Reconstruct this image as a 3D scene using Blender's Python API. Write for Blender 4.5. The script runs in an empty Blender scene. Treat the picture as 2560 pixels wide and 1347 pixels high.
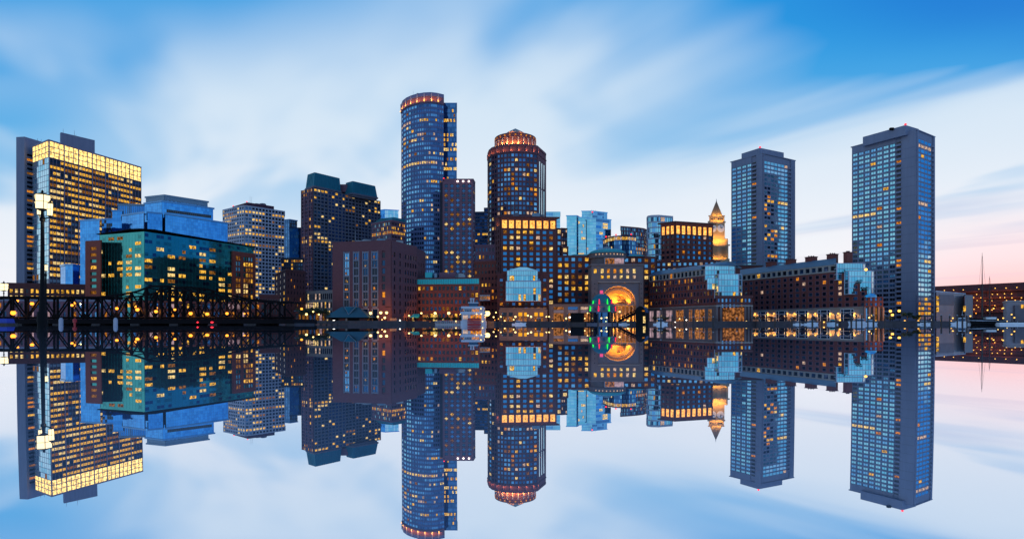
import bpy, math, random
from math import radians, sin, cos, pi, sqrt, atan2
from mathutils import Vector, noise
R = random.Random(11)
SC = bpy.context.scene
COL = SC.collection
# ------------------------------------------------------------------ survey helpers
FOC, CX, HY, CAMZ = 1400.0, 1280.0, 811.0, 0.12      # focal length and horizon of the photograph, eye height over the water
def sx(px, D): return (px - CX) * D / FOC
def sz(py, D): return CAMZ + (HY - py) * D / FOC
def pt(px, py, D): return Vector((sx(px, D), D, sz(py, D)))
def plan(pts, D, ref):
    """visible roof corners as seen (x, y of the picture) -> plan points at one common height"""
    H = (HY - pts[ref][1]) * D / FOC
    out = []
    for px, py in pts:
        d = H * FOC / (HY - py)
        out.append(Vector((sx(px, d), d)))
    return out, H + CAMZ
def close(p, depth=25.0):
    """complete the visible corners (left to right) to a closed plan"""
    p = [v.copy() for v in p]
    if len(p) == 3:
        return p + [p[0] + p[2] - p[1]]
    return p + [p[-1] * (1 + depth / p[-1].length), p[0] * (1 + depth / p[0].length)]
def offset(poly, d):
    n = len(poly); out = []
    for i in range(n):
        a, b, c = poly[i - 1], poly[i], poly[(i + 1) % n]
        u1 = (b - a).normalized(); u2 = (c - b).normalized()
        n1 = Vector((u1.y, -u1.x)); n2 = Vector((u2.y, -u2.x))
        m = n1 + n2; k = m.dot(n1)
        out.append(b + m * (d / max(k, .35)))
    return out
# ------------------------------------------------------------------ materials
MATS = {}
def nt(name):
    m = bpy.data.materials.new(name); m.use_nodes = True
    t = m.node_tree; t.nodes.clear()
    return m, t, t.nodes.new('ShaderNodeOutputMaterial')
def wall(name, col, rough=.8, var=.25, scale=.35, streak=False, metallic=0.0, spec=.3):
    m, t, o = nt(name); N = t.nodes; L = t.links
    p = N.new('ShaderNodeBsdfPrincipled'); p.inputs['Roughness'].default_value = rough
    p.inputs['Metallic'].default_value = metallic
    p.inputs['Specular IOR Level'].default_value = spec
    g = N.new('ShaderNodeNewGeometry')
    mp = N.new('ShaderNodeMapping'); mp.inputs['Scale'].default_value = (1, 1, .12 if streak else 1)
    no = N.new('ShaderNodeTexNoise'); no.inputs['Scale'].default_value = scale; no.inputs['Detail'].default_value = 5
    no.inputs['Roughness'].default_value = .65
    mx = N.new('ShaderNodeMix'); mx.data_type = 'RGBA'
    mx.inputs[6].default_value = [c * (1 - var) for c in col] + [1]
    mx.inputs[7].default_value = [min(1, c * (1 + var)) for c in col] + [1]
    L.new(g.outputs['Position'], mp.inputs[0]); L.new(mp.outputs[0], no.inputs['Vector'])
    L.new(no.outputs['Fac'], mx.inputs[0]); L.new(mx.outputs[2], p.inputs['Base Color'])
    L.new(p.outputs[0], o.inputs[0]); MATS[name] = m; return m
def glass(name, col, rough=.06, metallic=.9, bump=.03):
    m, t, o = nt(name); N = t.nodes; L = t.links
    p = N.new('ShaderNodeBsdfPrincipled'); p.inputs['Roughness'].default_value = rough
    p.inputs['Metallic'].default_value = metallic
    g = N.new('ShaderNodeNewGeometry'); no = N.new('ShaderNodeTexNoise'); no.inputs['Scale'].default_value = .12
    mx = N.new('ShaderNodeMix'); mx.data_type = 'RGBA'
    mx.inputs[6].default_value = [c * .72 for c in col] + [1]; mx.inputs[7].default_value = [min(1, c * 1.25) for c in col] + [1]
    L.new(g.outputs['Position'], no.inputs['Vector']); L.new(no.outputs['Fac'], mx.inputs[0]); L.new(mx.outputs[2], p.inputs['Base Color'])
    n2 = N.new('ShaderNodeTexNoise'); n2.inputs['Scale'].default_value = .5
    b = N.new('ShaderNodeBump'); b.inputs['Strength'].default_value = bump; b.inputs['Distance'].default_value = .3
    L.new(g.outputs['Position'], n2.inputs['Vector']); L.new(n2.outputs['Fac'], b.inputs['Height']); L.new(b.outputs[0], p.inputs['Normal'])
    L.new(p.outputs[0], o.inputs[0]); MATS[name] = m; return m
def lit(name, col, s, lo=.3, scale=.55):
    """a lamp-lit room seen through its window: uneven light, fittings and furniture"""
    m, t, o = nt(name); N = t.nodes; L = t.links
    e = N.new('ShaderNodeEmission'); e.inputs[0].default_value = list(col) + [1]
    g = N.new('ShaderNodeNewGeometry'); no = N.new('ShaderNodeTexNoise'); no.inputs['Scale'].default_value = scale; no.inputs['Detail'].default_value = 3
    r = N.new('ShaderNodeMapRange'); r.inputs[1].default_value = .36; r.inputs[2].default_value = .64
    r.inputs[3].default_value = s * lo; r.inputs[4].default_value = s * 1.25
    L.new(g.outputs['Position'], no.inputs['Vector']); L.new(no.outputs['Fac'], r.inputs[0]); L.new(r.outputs[0], e.inputs[1])
    L.new(e.outputs[0], o.inputs[0]); m.cycles.emission_sampling = 'NONE'; MATS[name] = m; return m
def glow(name, col, s):
    m, t, o = nt(name); e = t.nodes.new('ShaderNodeEmission')
    e.inputs[0].default_value = list(col) + [1]; e.inputs[1].default_value = s
    t.links.new(e.outputs[0], o.inputs[0]); m.cycles.emission_sampling = 'NONE'; MATS[name] = m; return m
wall('concrete', (.225, .235, .315), streak=True); wall('pale_concrete', (.40, .38, .43), streak=True)
wall('white_frame', (.52, .52, .60)); wall('granite', (.18, .138, .14)); wall('stone', (.36, .30, .27)); wall('quay_stone', (.06, .05, .055), var=.6)
wall('brick', (.20, .052, .042), scale=1.2, var=.35); wall('dark_brick', (.125, .042, .042), scale=1.2, var=.35)
wall('red_brick', (.23, .050, .035), scale=1.2); wall('purple_brick', (.150, .056, .064), scale=1.0, var=.3)
wall('brown_stone', (.215, .105, .14)); wall('tower_stone', (.36, .27, .17)); wall('spire_stone', (.20, .165, .12)); wall('tower_brown', (.165, .068, .085)); wall('slate_blue', (.13, .165, .31)); wall('dark_spandrel', (.045, .042, .06))
wall('fed_metal', (.22, .20, .27), rough=.5, metallic=.3); wall('tower_grey', (.15, .145, .185)); wall('slate_roof', (.10, .15, .20), rough=.45); wall('boat_roof', (.035, .09, .115), rough=.4)
wall('copper', (.045, .30, .30), rough=.5, var=.3); wall('dark_copper', (.02, .15, .19), rough=.45, streak=True); wall('teal_panel', (.03, .50, .52), rough=.35, var=.12)
wall('black_steel', (.008, .006, .007), rough=.85, var=.5, spec=.08); wall('black_paint', (.006, .006, .007), rough=.7, spec=.1); wall('frame_grey', (.21, .20, .235)); wall('ferry_white', (.52, .54, .60), rough=.5); wall('white_paint', (.72, .73, .76), rough=.4, var=.08)
wall('grey_metal', (.30, .31, .34), rough=.4, metallic=.4); wall('louvre', (.16, .24, .33), rough=.4, metallic=.5); wall('red_paint', (.45, .025, .03), rough=.4)
wall('blue_paint', (.015, .05, .35), rough=.4); wall('canvas_and_sheen_blue', (.02, .07, .16), rough=.5); wall('timber', (.06, .045, .04), var=.5); wall('asphalt', (.05, .05, .055)); wall('penthouse_red', (.09, .03, .045))
wall('foliage', (.020, .042, .020), scale=.9, var=.5); wall('foliage_red', (.055, .022, .03), scale=.9, var=.5); wall('bark', (.05, .035, .03)); wall('pale_panel', (.30, .27, .30)); wall('grey_panel', (.17, .16, .19))
glass('Gblue', (.20, .46, .70)); glass('Gcyan', (.33, .66, .76)); glass('Gpale', (.62, .82, .95)); glass('Gteal', (.05, .30, .29)); glass('Gteal2', (.035, .20, .20)); glass('Ghotel', (.045, .25, .50)); glass('Ghotel2', (.025, .14, .30)); glass('Gsky', (.065, .32, .74)); glass('Gsky2', (.05, .26, .64))
glass('Gnavy', (.05, .13, .27)); glass('Gnavy2', (.085, .21, .42)); glass('Gdark', (.018, .022, .035), metallic=.3); glass('Gdeep', (.035, .075, .14)); glass('Gaqua', (.21, .58, .71))
lit('Ly', (1, .51, .06), 1.1, .14, 1.1); lit('Lw', (1, .68, .24), 1.15, .2, 1.1); lit('Ld', (.60, .23, .035), .5, .15, 1.1); lit('Lo', (1, .33, .03), .85, .2, 1.1); lit('Lp', (1, .66, .46), .75, .25, 1.1)
lit('Lcrown', (1, .66, .20), 2.1, .35, .45); lit('Lgold', (1, .66, .16), 1.1, .35, .9); lit('Lniche_glow', (1, .42, .085), 1.7, .6, .8); lit('Lshop', (1, .36, .10), .42, .10, .9); lit('Lviolet', (.85, .55, .60), .5, .4)
glow('sodium', (1, .30, .028), 3.2); glow('lantern_white', (1, .80, .45), 1.9); glow('lamp_warm', (1, .66, .22), 3.6); glow('lamp_gold', (1, .50, .09), 2.8); glow('beacon_red', (1, .03, .05), 2.5)
glow('green_light', (.02, .9, .08), 1.4); glow('red_light', (1, .02, .08), 1.4); glow('pink_light', (1, .10, .28), .9); glow('lamp_white', (1, .92, .80), 6); glow('amber_sign', (1, .42, .02), 1.0)
# ------------------------------------------------------------------ mesh builder
class MB:
    def __init__(s): s.v = []; s.f = []; s.m = []; s.mats = []; s.sm = []
    def mi(s, mat):
        if mat not in s.mats: s.mats.append(mat)
        return s.mats.index(mat)
    def add(s, vs, fs, mat, smooth=False):
        b = len(s.v); s.v += [tuple(v) for v in vs]; i = s.mi(mat)
        for f in fs: s.f.append(tuple(b + k for k in f)); s.m.append(i); s.sm.append(smooth)
    def hexa(s, a, mat):   # a: 4 lower + 4 upper corners, counter-clockwise from above
        s.add(a, [(3, 2, 1, 0), (4, 5, 6, 7), (0, 1, 5, 4), (1, 2, 6, 5), (2, 3, 7, 6), (3, 0, 4, 7)], mat)
    def box(s, c, d, mat, rz=0):
        x, y, z = d[0] / 2, d[1] / 2, d[2] / 2; q = []
        for k in (-z, z):
            for i, j in ((-x, -y), (x, -y), (x, y), (-x, y)):
                q.append((c[0] + i * cos(rz) - j * sin(rz), c[1] + i * sin(rz) + j * cos(rz), c[2] + k))
        s.hexa(q, mat)
    def slab(s, o, u, n, a0, a1, z0, z1, d0, d1, mat, tilt=None):
        """box on a facade: along u from a0 to a1, up z0..z1, out of the wall along n d0..d1"""
        P = lambda a, d, z: (o.x + u.x * a + n.x * d, o.y + u.y * a + n.y * d, z)
        if tilt:
            t, w = tilt
            e = lambda i, k: d1 + (t if i else -t) + (w if k else -w)
            s.hexa([P(a0, e(0, 0), z0), P(a1, e(1, 0), z0), P(a1, d0, z0), P(a0, d0, z0), P(a0, e(0, 1), z1), P(a1, e(1, 1), z1), P(a1, d0, z1), P(a0, d0, z1)], mat)
        else:
            s.hexa([P(a0, d1, z0), P(a1, d1, z0), P(a1, d0, z0), P(a0, d0, z0), P(a0, d1, z1), P(a1, d1, z1), P(a1, d0, z1), P(a0, d0, z1)], mat)
    def prism(s, poly, z0, z1, mat, top=None):
        s.loft(poly, z0, poly, z1, mat, top)
    def loft(s, pa, za, pb, zb, mat, top=None):
        n = len(pa)
        za = za if isinstance(za, (list, tuple)) else [za] * n; zb = zb if isinstance(zb, (list, tuple)) else [zb] * n
        vs = [(p.x, p.y, z) for p, z in zip(pa, za)] + [(p.x, p.y, z) for p, z in zip(pb, zb)]
        s.add(vs, [tuple(range(n - 1, -1, -1))] + [(i, (i + 1) % n, n + (i + 1) % n, n + i) for i in range(n)], mat)
        s.add(vs[n:], [tuple(range(n))], top or mat)
    def tube(s, a, b, r, mat, r2=None, n=8):
        a = Vector(a); b = Vector(b); r2 = r if r2 is None else r2
        d = (b - a).normalized(); x = d.orthogonal().normalized(); y = d.cross(x)
        vs = [a + (x * cos(2 * pi * k / n) + y * sin(2 * pi * k / n)) * r for k in range(n)] + [b + (x * cos(2 * pi * k / n) + y * sin(2 * pi * k / n)) * r2 for k in range(n)]
        s.add(vs, [(k, (k + 1) % n, n + (k + 1) % n, n + k) for k in range(n)], mat, True)
        s.add(vs[:n], [tuple(range(n - 1, -1, -1))], mat); s.add(vs[n:], [tuple(range(n))], mat)
    def lathe(s, c, prof, mat, n=24, a0=0, a1=2 * pi, smooth=True):
        full = abs(a1 - a0 - 2 * pi) < 1e-6; m = n if full else n + 1; vs = []
        for r, z in prof:
            for k in range(m):
                a = a0 + (a1 - a0) * k / n; vs.append((c[0] + r * cos(a), c[1] + r * sin(a), c[2] + z))
        fs = []
        for j in range(len(prof) - 1):
            for k in range(n):
                k2 = (k + 1) % m
                fs.append((j * m + k, j * m + k2, (j + 1) * m + k2, (j + 1) * m + k))
        s.add(vs, fs, mat, smooth)
    def build(s, name, parent=None, loc=None):
        if not s.f: return None
        loc = Vector(loc) if loc is not None else Vector((0, 0, 0))
        base = parent.get('_w') if parent else None
        org = Vector(base) if base is not None else loc
        me = bpy.data.meshes.new(name)
        me.from_pydata([(x - org.x, y - org.y, z - org.z) for x, y, z in s.v], [], s.f)
        for k in s.mats: me.materials.append(MATS[k])
        me.polygons.foreach_set('material_index', s.m); me.polygons.foreach_set('use_smooth', s.sm); me.validate()
        o = bpy.data.objects.new(name, me); COL.objects.link(o)
        if parent: o.parent = parent; o['_w'] = list(org)
        else: o.location = org; o['_w'] = list(org)
        return o
def tag(o, label, cat, group=None, kind=None):
    if label: o['label'] = label
    if cat: o['category'] = cat
    if group: o['group'] = group
    if kind: o['kind'] = kind
    return o
def thing(name, label, cat, loc, group=None):
    o = bpy.data.objects.new(name, None); COL.objects.link(o); o.location = loc; o['_w'] = list(loc); o.empty_display_size = 1
    return tag(o, label, cat, group)
def light(p, power, col=(1, .55, .18), r=.25, parent=None, aim=(0, 0, -1), size=150):
    l = bpy.data.lights.new('lamp_light', 'SPOT'); l.energy = power; l.color = col; l.shadow_soft_size = r
    l.spot_size = radians(size); l.spot_blend = .35
    o = bpy.data.objects.new('lamp_light', l); COL.objects.link(o); o.rotation_euler = Vector(aim).to_track_quat('-Z', 'Y').to_euler()
    if parent: o.parent = parent; o.location = Vector(p) - Vector(parent['_w'])
    else: o.location = p
    return o
NUM = 'first second third fourth fifth sixth seventh eighth ninth tenth eleventh twelfth thirteenth fourteenth fifteenth sixteenth seventeenth eighteenth nineteenth twentieth'.split()
# ------------------------------------------------------------------ buildings
class Building:
    def __init__(s, name, label, cat, group=None):
        s.a = (name, label, cat, group); s.w = MB(); s.win = []; s.extra = []; s.lights = []; s.root = None
    def block(s, pts, D, ref, faces=(), core='dark_spandrel', z0=-1.0, bot=None, depth=25.0, cap=('same', .5, 1.0), zt=None):
        p, H = plan(pts, D, ref)
        if zt: H = zt
        if bot is not None: z0 = sz(bot, D)
        poly = close(p, depth)
        s.w.prism(poly, z0, H, core)
        for i, st in enumerate(faces):
            if st: s.facade(p[i], p[i + 1], z0, H, **st)
        if cap:
            mt = cap[0] if cap[0] != 'same' else next((f.get('wall') for f in faces if f), core)
            s.w.prism(offset(poly, cap[1]), H - .02, H + cap[2], mt)
        return poly, H
    def facade(s, p0, p1, z0, z1, nx=8, nz=10, pw=.35, sh=.4, dep=.35, wall='concrete', span=None, m=(0, 0, 0, 0), lit=.1, rows=None, lits=('Ly', 'Ly', 'Lw', 'Ld'),
               glass=('Gblue',), cb=None, shape=None, clump=.0, midpier=0, tilt=.006, sur=None, grp=None, mp=(.45, .5)):
        u = p1 - p0; L = u.length; u = u / L; n = Vector((u.y, -u.x)); w = s.w
        a0, a1 = m[0] * L, L - m[1] * L; b0, b1 = z0 + m[2] * (z1 - z0), z1 - m[3] * (z1 - z0)
        if m[0]: w.slab(p0, u, n, 0, a0 + .02, z0, z1, 0, dep + .02, wall)
        if m[1]: w.slab(p0, u, n, a1 - .02, L, z0, z1, 0, dep + .02, wall)
        if m[2]: w.slab(p0, u, n, .01, L - .01, z0 + .005, b0, 0, dep - .02, wall)
        if m[3]: w.slab(p0, u, n, .01, L - .01, b1, z1 - .005, 0, dep - .02, wall)
        bw = (a1 - a0) / nx; fh = (b1 - b0) / nz
        for i in range(nx + 1):
            if pw > 0:
                k = pw * bw / 2; w.slab(p0, u, n, max(a0, a0 + i * bw - k), min(a1, a0 + i * bw + k), b0 + .003, b1 - .003, 0, dep, wall)
        if midpier:
            for i in range(0, nx + 1, midpier):
                w.slab(p0, u, n, max(0, a0 + i * bw - mp[0]), min(L, a0 + i * bw + mp[0]), z0 + .002, z1 - .002, 0, dep + mp[1], wall)
        for j in range(nz + 1):
            if sh > 0:
                k = sh * fh / 2; w.slab(p0, u, n, a0 + .004, a1 - .004, max(b0, b0 + j * fh - k), min(b1, b0 + j * fh + k), 0, dep - .05, span or wall)
        run = None
        for jj in range(nz):
            j = nz - 1 - jj     # jj counts from the top
            pr = rows.get(jj, lit) if rows else lit
            run = None; gl_lit = None
            for i in range(nx):
                k = cb(i, jj) if cb else None
                if grp and not k:      # bays: a few panes share one room, the last stays a dark joint
                    if i % grp[0] == 0: gl_lit = R.choice(lits) if R.random() < pr else None
                    k = gl_lit if gl_lit and i % grp[0] < grp[1] and R.random() < .88 else R.choice(glass)
                c0, c1 = a0 + i * bw + pw * bw / 2, a0 + (i + 1) * bw - pw * bw / 2
                e0, e1 = b0 + j * fh + sh * fh / 2, b0 + (j + 1) * fh - sh * fh / 2
                if k == 'skip':
                    w.slab(p0, u, n, c0, c1, e0, e1, 0, dep - .07, wall); continue
                if k == 'void': continue
                if not k:
                    if run and R.random() < clump: k = run
                    elif R.random() < pr: k = R.choice(lits)
                    else: k = R.choice(glass)
                    run = k
                tl = (R.uniform(-1, 1) * tilt * (c1 - c0), R.uniform(-1, 1) * tilt * (e1 - e0)) if k[0] == 'G' else None
                s.win.append((p0, u, n, c0, c1, e0, e1, k, tl, shape))
                if sur:
                    w.slab(p0, u, n, c0 - .22, c1 + .22, e1 - .02, e1 + .2, 0, dep + .06, sur); w.slab(p0, u, n, c0 - .22, c1 + .22, e0 - .2, e0 + .02, 0, dep + .08, sur)
                    w.slab(p0, u, n, c0 - .22, c0, e0 + .02, e1 - .02, 0, dep + .05, sur); w.slab(p0, u, n, c1, c1 + .22, e0 + .02, e1 - .02, 0, dep + .05, sur)
    def part(s, name, mb): s.extra.append((name, mb, None)); return mb
    def finish(s):
        name, label, cat, group = s.a
        xs = [v[0] for v in s.w.v]; ys = [v[1] for v in s.w.v]
        s.root = thing(name, label, cat, (sum(xs) / len(xs), sum(ys) / len(ys), 0), group)
        s.w.build('wall', s.root)
        def pane(mb, q):
            p0, u, n, c0, c1, e0, e1, k, tl, shape = q
            if shape == 'cross':
                a, b = (c1 - c0), (e1 - e0)
                mb.slab(p0, u, n, c0, c1, e0 + b * .28, e1 - b * .28, .0, .06, k)
                mb.slab(p0, u, n, c0 + a * .33, c1 - a * .33, e0, e1, .0, .09, k)
            elif shape == 'pair':
                a = (c1 - c0); mb.slab(p0, u, n, c0, c0 + a * .465, e0, e1, .0, .09, k, tl); mb.slab(p0, u, n, c1 - a * .465, c1, e0, e1, .0, .09, k, tl)
            else:
                mb.slab(p0, u, n, c0, c1, e0, e1, .0, .09, k, tl)
        s.win.sort(key=lambda q: (-round((q[4] - q[3]) * (q[6] - q[5]), 1), -q[6]))
        for q in s.win[:WIN_MAX]:
            mb = MB(); pane(mb, q); mb.build('window', s.root)
        if len(s.win) > WIN_MAX:
            mb = MB()
            for q in s.win[WIN_MAX:]: pane(mb, q)
            mb.build('window', s.root)['kind'] = 'stuff'
        for nm, mb, pr in s.extra:
            mb.build(nm, s.root)
        for a in s.lights:
            v = Vector((s.root.location.x - a[0][0], s.root.location.y - a[0][1], 0)).normalized()
            light(*a[:4], parent=s.root, aim=a[4] if len(a) > 4 else (v.x * .75, v.y * .75, 1))
        return s.root
WIN_MAX = 100
# ------------------------------------------------------------------ sky, sun, camera
W = bpy.data.worlds.new("World"); SC.world = W; W.use_nodes = True
T = W.node_tree; T.nodes.clear(); N = T.nodes; L = T.links
def _in(sock, v):
    if isinstance(v, bpy.types.NodeSocket): L.new(v, sock)
    elif isinstance(v, (tuple, list)): sock.default_value = list(v) + ([1] if len(v) == 3 and len(sock.default_value) == 4 else [])
    else: sock.default_value = v
def M(op, a, b=0.0, c=0.0):
    n = N.new('ShaderNodeMath'); n.operation = op
    for s, v in zip(n.inputs, (a, b, c)): _in(s, v)
    return n.outputs[0]
def SS(v, lo, hi, a=0.0, b=1.0):
    n = N.new('ShaderNodeMapRange'); n.interpolation_type = 'SMOOTHSTEP'
    for s, q in zip(n.inputs, (v, lo, hi, a, b)): _in(s, q)
    return n.outputs[0]
def MIX(f, a, b):
    n = N.new('ShaderNodeMix'); n.data_type = 'RGBA'; _in(n.inputs[0], f); _in(n.inputs[6], a); _in(n.inputs[7], b); return n.outputs[2]
def XYZ(a, b, c):
    n = N.new('ShaderNodeCombineXYZ')
    for s, v in zip(n.inputs, (a, b, c)): _in(s, v)
    return n.outputs[0]
def NOISE(v, scale, detail=4.0, rough=.5, dist=0.0):
    n = N.new('ShaderNodeTexNoise'); L.new(v, n.inputs['Vector']); n.inputs['Scale'].default_value = scale
    n.inputs['Detail'].default_value = detail; n.inputs['Roughness'].default_value = rough; n.inputs['Distortion'].default_value = dist; return n.outputs['Fac']
tc = N.new('ShaderNodeTexCoord'); sp = N.new('ShaderNodeSeparateXYZ'); L.new(tc.outputs['Generated'], sp.inputs[0])
dx, dy, dz = sp.outputs
zc = M('ADD', M('MAXIMUM', dz, 0.0), .05)
cx, cy = M('DIVIDE', dx, zc), M('DIVIDE', dy, zc)          # where the ray meets a flat cloud layer
wa = (-.56, .83)                                              # wind: the long exposure draws the clouds out along it
al = M('ADD', M('MULTIPLY', cx, wa[0]), M('MULTIPLY', cy, wa[1])); ac = M('ADD', M('MULTIPLY', cx, wa[1]), M('MULTIPLY', cy, -wa[0]))
vA = XYZ(M('MULTIPLY', al, .42), M('MULTIPLY', ac, .60), 3.7); vB = XYZ(M('MULTIPLY', al, .44), M('MULTIPLY', ac, .80), 6.2); vC = XYZ(M('MULTIPLY', al, .16), M('MULTIPLY', ac, 1.7), 1.3)
nA = NOISE(vA, .9, 3, .45, .8); nB = NOISE(vB, .9, 3, .45, .9); nC = NOISE(vC, .9, 3, .45, .3)
SUB = lambda p_, q_: M('SUBTRACT', p_, q_); MUL = lambda p_, q_: M('MULTIPLY', p_, q_); ADD = lambda p_, q_: M('ADD', p_, q_)
dyc = M('MAXIMUM', dy, .08); aa, ee = M('DIVIDE', dx, dyc), M('DIVIDE', dz, dyc)
wA, wB, wC = SUB(nA, .5), SUB(nB, .5), SUB(nC, .5)
ew = ADD(ee, ADD(MUL(wA, .20), ADD(MUL(wB, .09), MUL(wC, .05))))
def bump(v, c, w_): return SS(M('ABSOLUTE', SUB(v, c)), w_, 0.0)
top = MUL(SS(ew, .37, .63), SUB(1.0, MUL(bump(aa, .06, .55), .62)))
rtop = MUL(SS(ADD(ee, ADD(MUL(wB, .08), MUL(wC, .06))), .46, .60), SS(aa, .22, .80))
line = SUB(ew, ADD(MUL(aa, .34), .215))
bandR = MUL(MUL(bump(line, 0.0, .15), SS(aa, .02, .40)), .28)
aboveR = MUL(MUL(SS(line, -.05, .12), SS(aa, .0, .35)), .10)
leftP = MUL(MUL(bump(ew, .375, .10), SS(aa, -.62, -.90)), .42)
leftQ = MUL(MUL(bump(ew, .27, .09), SS(aa, -.60, -.92)), .45)
mott = MUL(MUL(SS(ADD(nB, MUL(wC, .5)), .46, .70), SS(ee, .07, .26)), .52)
bl = M('MINIMUM', ADD(ADD(ADD(top, bandR), ADD(leftP, leftQ)), ADD(aboveR, mott)), 1.0)
white = MIX(SS(ee, .06, .40), (.88, .90, .955), (.66, .79, .92))
blue = MIX(SS(ee, .2, .55), (.15, .48, .82), (.02, .33, .76))
front = MIX(bl, white, blue)
front = MIX(M('MULTIPLY', rtop, .84), front, (.002, .185, .66))
front = MIX(MUL(MUL(SS(ee, .26, .06), SS(dx, .47, .70)), .78), front, (.93, .63, .71))
front = MIX(MUL(SS(ee, .13, .03), SS(dx, .52, .68)), front, (.98, .53, .56))
streak = MUL(MUL(SS(nC, .50, .62), SS(ee, .30, .10)), SS(dx, .28, .55))
front = MIX(MUL(streak, .28), front, (.60, .56, .72))
rear = MIX(SS(dz, .0, .60), (.32, .60, .88), (.095, .215, .56))
rear = MIX(M('MULTIPLY', SS(nB, .42, .66), SS(dz, .75, .2)), rear, (.50, .74, .94))
rear = MIX(SS(dz, .12, .0), rear, (.30, .52, .78))
sky = MIX(SS(dy, .16, -.16), front, rear)
sky = MIX(M('MULTIPLY', M('MULTIPLY', SS(dx, -.68, -.86), SS(dz, .55, .12)), .85), sky, (.66, .83, .95))
sky = MIX(SS(dz, -.002, -.03), sky, (.10, .13, .20))
nish = N.new('ShaderNodeTexSky'); nish.sky_type = 'NISHITA'; nish.sun_disc = False
nish.sun_elevation = radians(1.5); nish.sun_rotation = radians(48); nish.air_density = 1.2
b1 = N.new('ShaderNodeBackground'); L.new(nish.outputs[0], b1.inputs[0]); b1.inputs[1].default_value = .01
b2 = N.new('ShaderNodeBackground'); L.new(sky, b2.inputs[0]); b2.inputs[1].default_value = 1.0
ad = N.new('ShaderNodeAddShader'); L.new(b1.outputs[0], ad.inputs[0]); L.new(b2.outputs[0], ad.inputs[1])
wo = N.new('ShaderNodeOutputWorld'); L.new(ad.outputs[0], wo.inputs[0])
W.cycles.sampling_method = 'MANUAL'; W.cycles.sample_map_resolution = 512
sl = bpy.data.lights.new('sun', 'SUN'); sl.energy = .12; sl.angle = radians(10); sl.color = (1, .55, .42)
so = bpy.data.objects.new('sun', sl); COL.objects.link(so); so.rotation_euler = (radians(88.5), 0, radians(180 - 48)); so.location = (300, 300, 300)
cd = bpy.data.cameras.new('camera'); co = bpy.data.objects.new('camera', cd); COL.objects.link(co); SC.camera = co
co.location = (0, 0, CAMZ); co.rotation_euler = (radians(90), 0, 0)
cd.sensor_width = 36; cd.lens = 36 * FOC / 2560; cd.shift_y = (HY - 673.5) / 2560; cd.clip_start = .02; cd.clip_end = 9000
SC.view_settings.view_transform = 'Standard'; SC.view_settings.look = 'None'; SC.view_settings.gamma = 1; SC.view_settings.exposure = 0
SC.cycles.use_denoising = True; SC.cycles.sample_clamp_indirect = 25.0; SC.cycles.sample_clamp_direct = 0
SC.cycles.max_bounces = 6; SC.cycles.caustics_reflective = True; SC.cycles.blur_glossy = 0; SC.cycles.use_light_tree = True
# ------------------------------------------------------------------ water (sheet bent up towards the shore to squeeze its mirror image) and land
m, t, o = nt('harbour_water'); NN = t.nodes; LL = t.links
gl = NN.new('ShaderNodeBsdfGlossy'); gl.inputs['Color'].default_value = (.95, .965, 1.0, 1); gl.inputs['Roughness'].default_value = 0.0
df = NN.new('ShaderNodeBsdfDiffuse'); df.inputs['Color'].default_value = (.50, .56, .68, 1)
mx = NN.new('ShaderNodeMixShader'); lw = NN.new('ShaderNodeLayerWeight'); lw.inputs[0].default_value = .5   # full mirror at a grazing look, a pale diffuse share lifts the reflection when looked into
iv = NN.new('ShaderNodeMath'); iv.operation = 'SUBTRACT'; iv.inputs[0].default_value = 1.0; LL.new(lw.outputs['Facing'], iv.inputs[1])
ml = NN.new('ShaderNodeMath'); ml.operation = 'MULTIPLY'; ml.inputs[1].default_value = .75; LL.new(iv.outputs[0], ml.inputs[0])
mn_ = NN.new('ShaderNodeMath'); mn_.operation = 'MINIMUM'; mn_.inputs[1].default_value = .13; LL.new(ml.outputs[0], mn_.inputs[0]); LL.new(mn_.outputs[0], mx.inputs[0])
LL.new(gl.outputs[0], mx.inputs[1]); LL.new(df.outputs[0], mx.inputs[2]); LL.new(mx.outputs[0], o.inputs[0]); MATS['water'] = m
K = .5 * (1 / .9356 - 1); Y0 = .25
ys = [-400, -60, -8, -1, 0] + [Y0 * (2400 / Y0) ** (k / 260) for k in range(261)]
zs = []
z = 0.0
for i, y in enumerate(ys):
    if y <= Y0: zs.append(0.0)
    else:
        h = CAMZ - z; z += K * h * math.log(y / ys[i - 1]); zs.append(z)
zs = [q - zs[-1] + 0.0 for q in zs]; drop = -zs[0]
xs = [-3000, -900, -300, -100, -30, -10, -3, 0, 3, 10, 30, 100, 300, 900, 3000]
mb = MB(); vs = [(x, y, zz) for y, zz in zip(ys, zs) for x in xs]; n = len(xs)
mb.add(vs, [(j * n + i, j * n + i + 1, (j + 1) * n + i + 1, (j + 1) * n + i) for j in range(len(ys) - 1) for i in range(n - 1)], 'water', True)
tag(mb.build('water'), None, None, None, 'structure')
co.location.z = CAMZ - drop
shore = [(-2600, 200), (-900, 205), (640, 222), (745, 232), (1012, 236), (1016, 255), (1236, 262), (1242, 282), (1612, 280), (1622, 266), (1890, 264), (1902, 256), (2225, 250), (2335, 252), (2425, 285), (2560, 292), (4200, 310)]
sh = [Vector((sx(px, D), D)) for px, D in shore]; QZ = 1.7
m, t, o = nt('paved_ground'); MATS['ground'] = wall('ground_paving', (.10, .095, .105), var=.4)
mb = MB(); poly = sh + [Vector((2600, 2300)), Vector((-2600, 2300))]
mb.prism(poly, -3, QZ, 'quay_stone', 'ground_paving'); tag(mb.build('ground'), None, None, None, 'structure')
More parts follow.
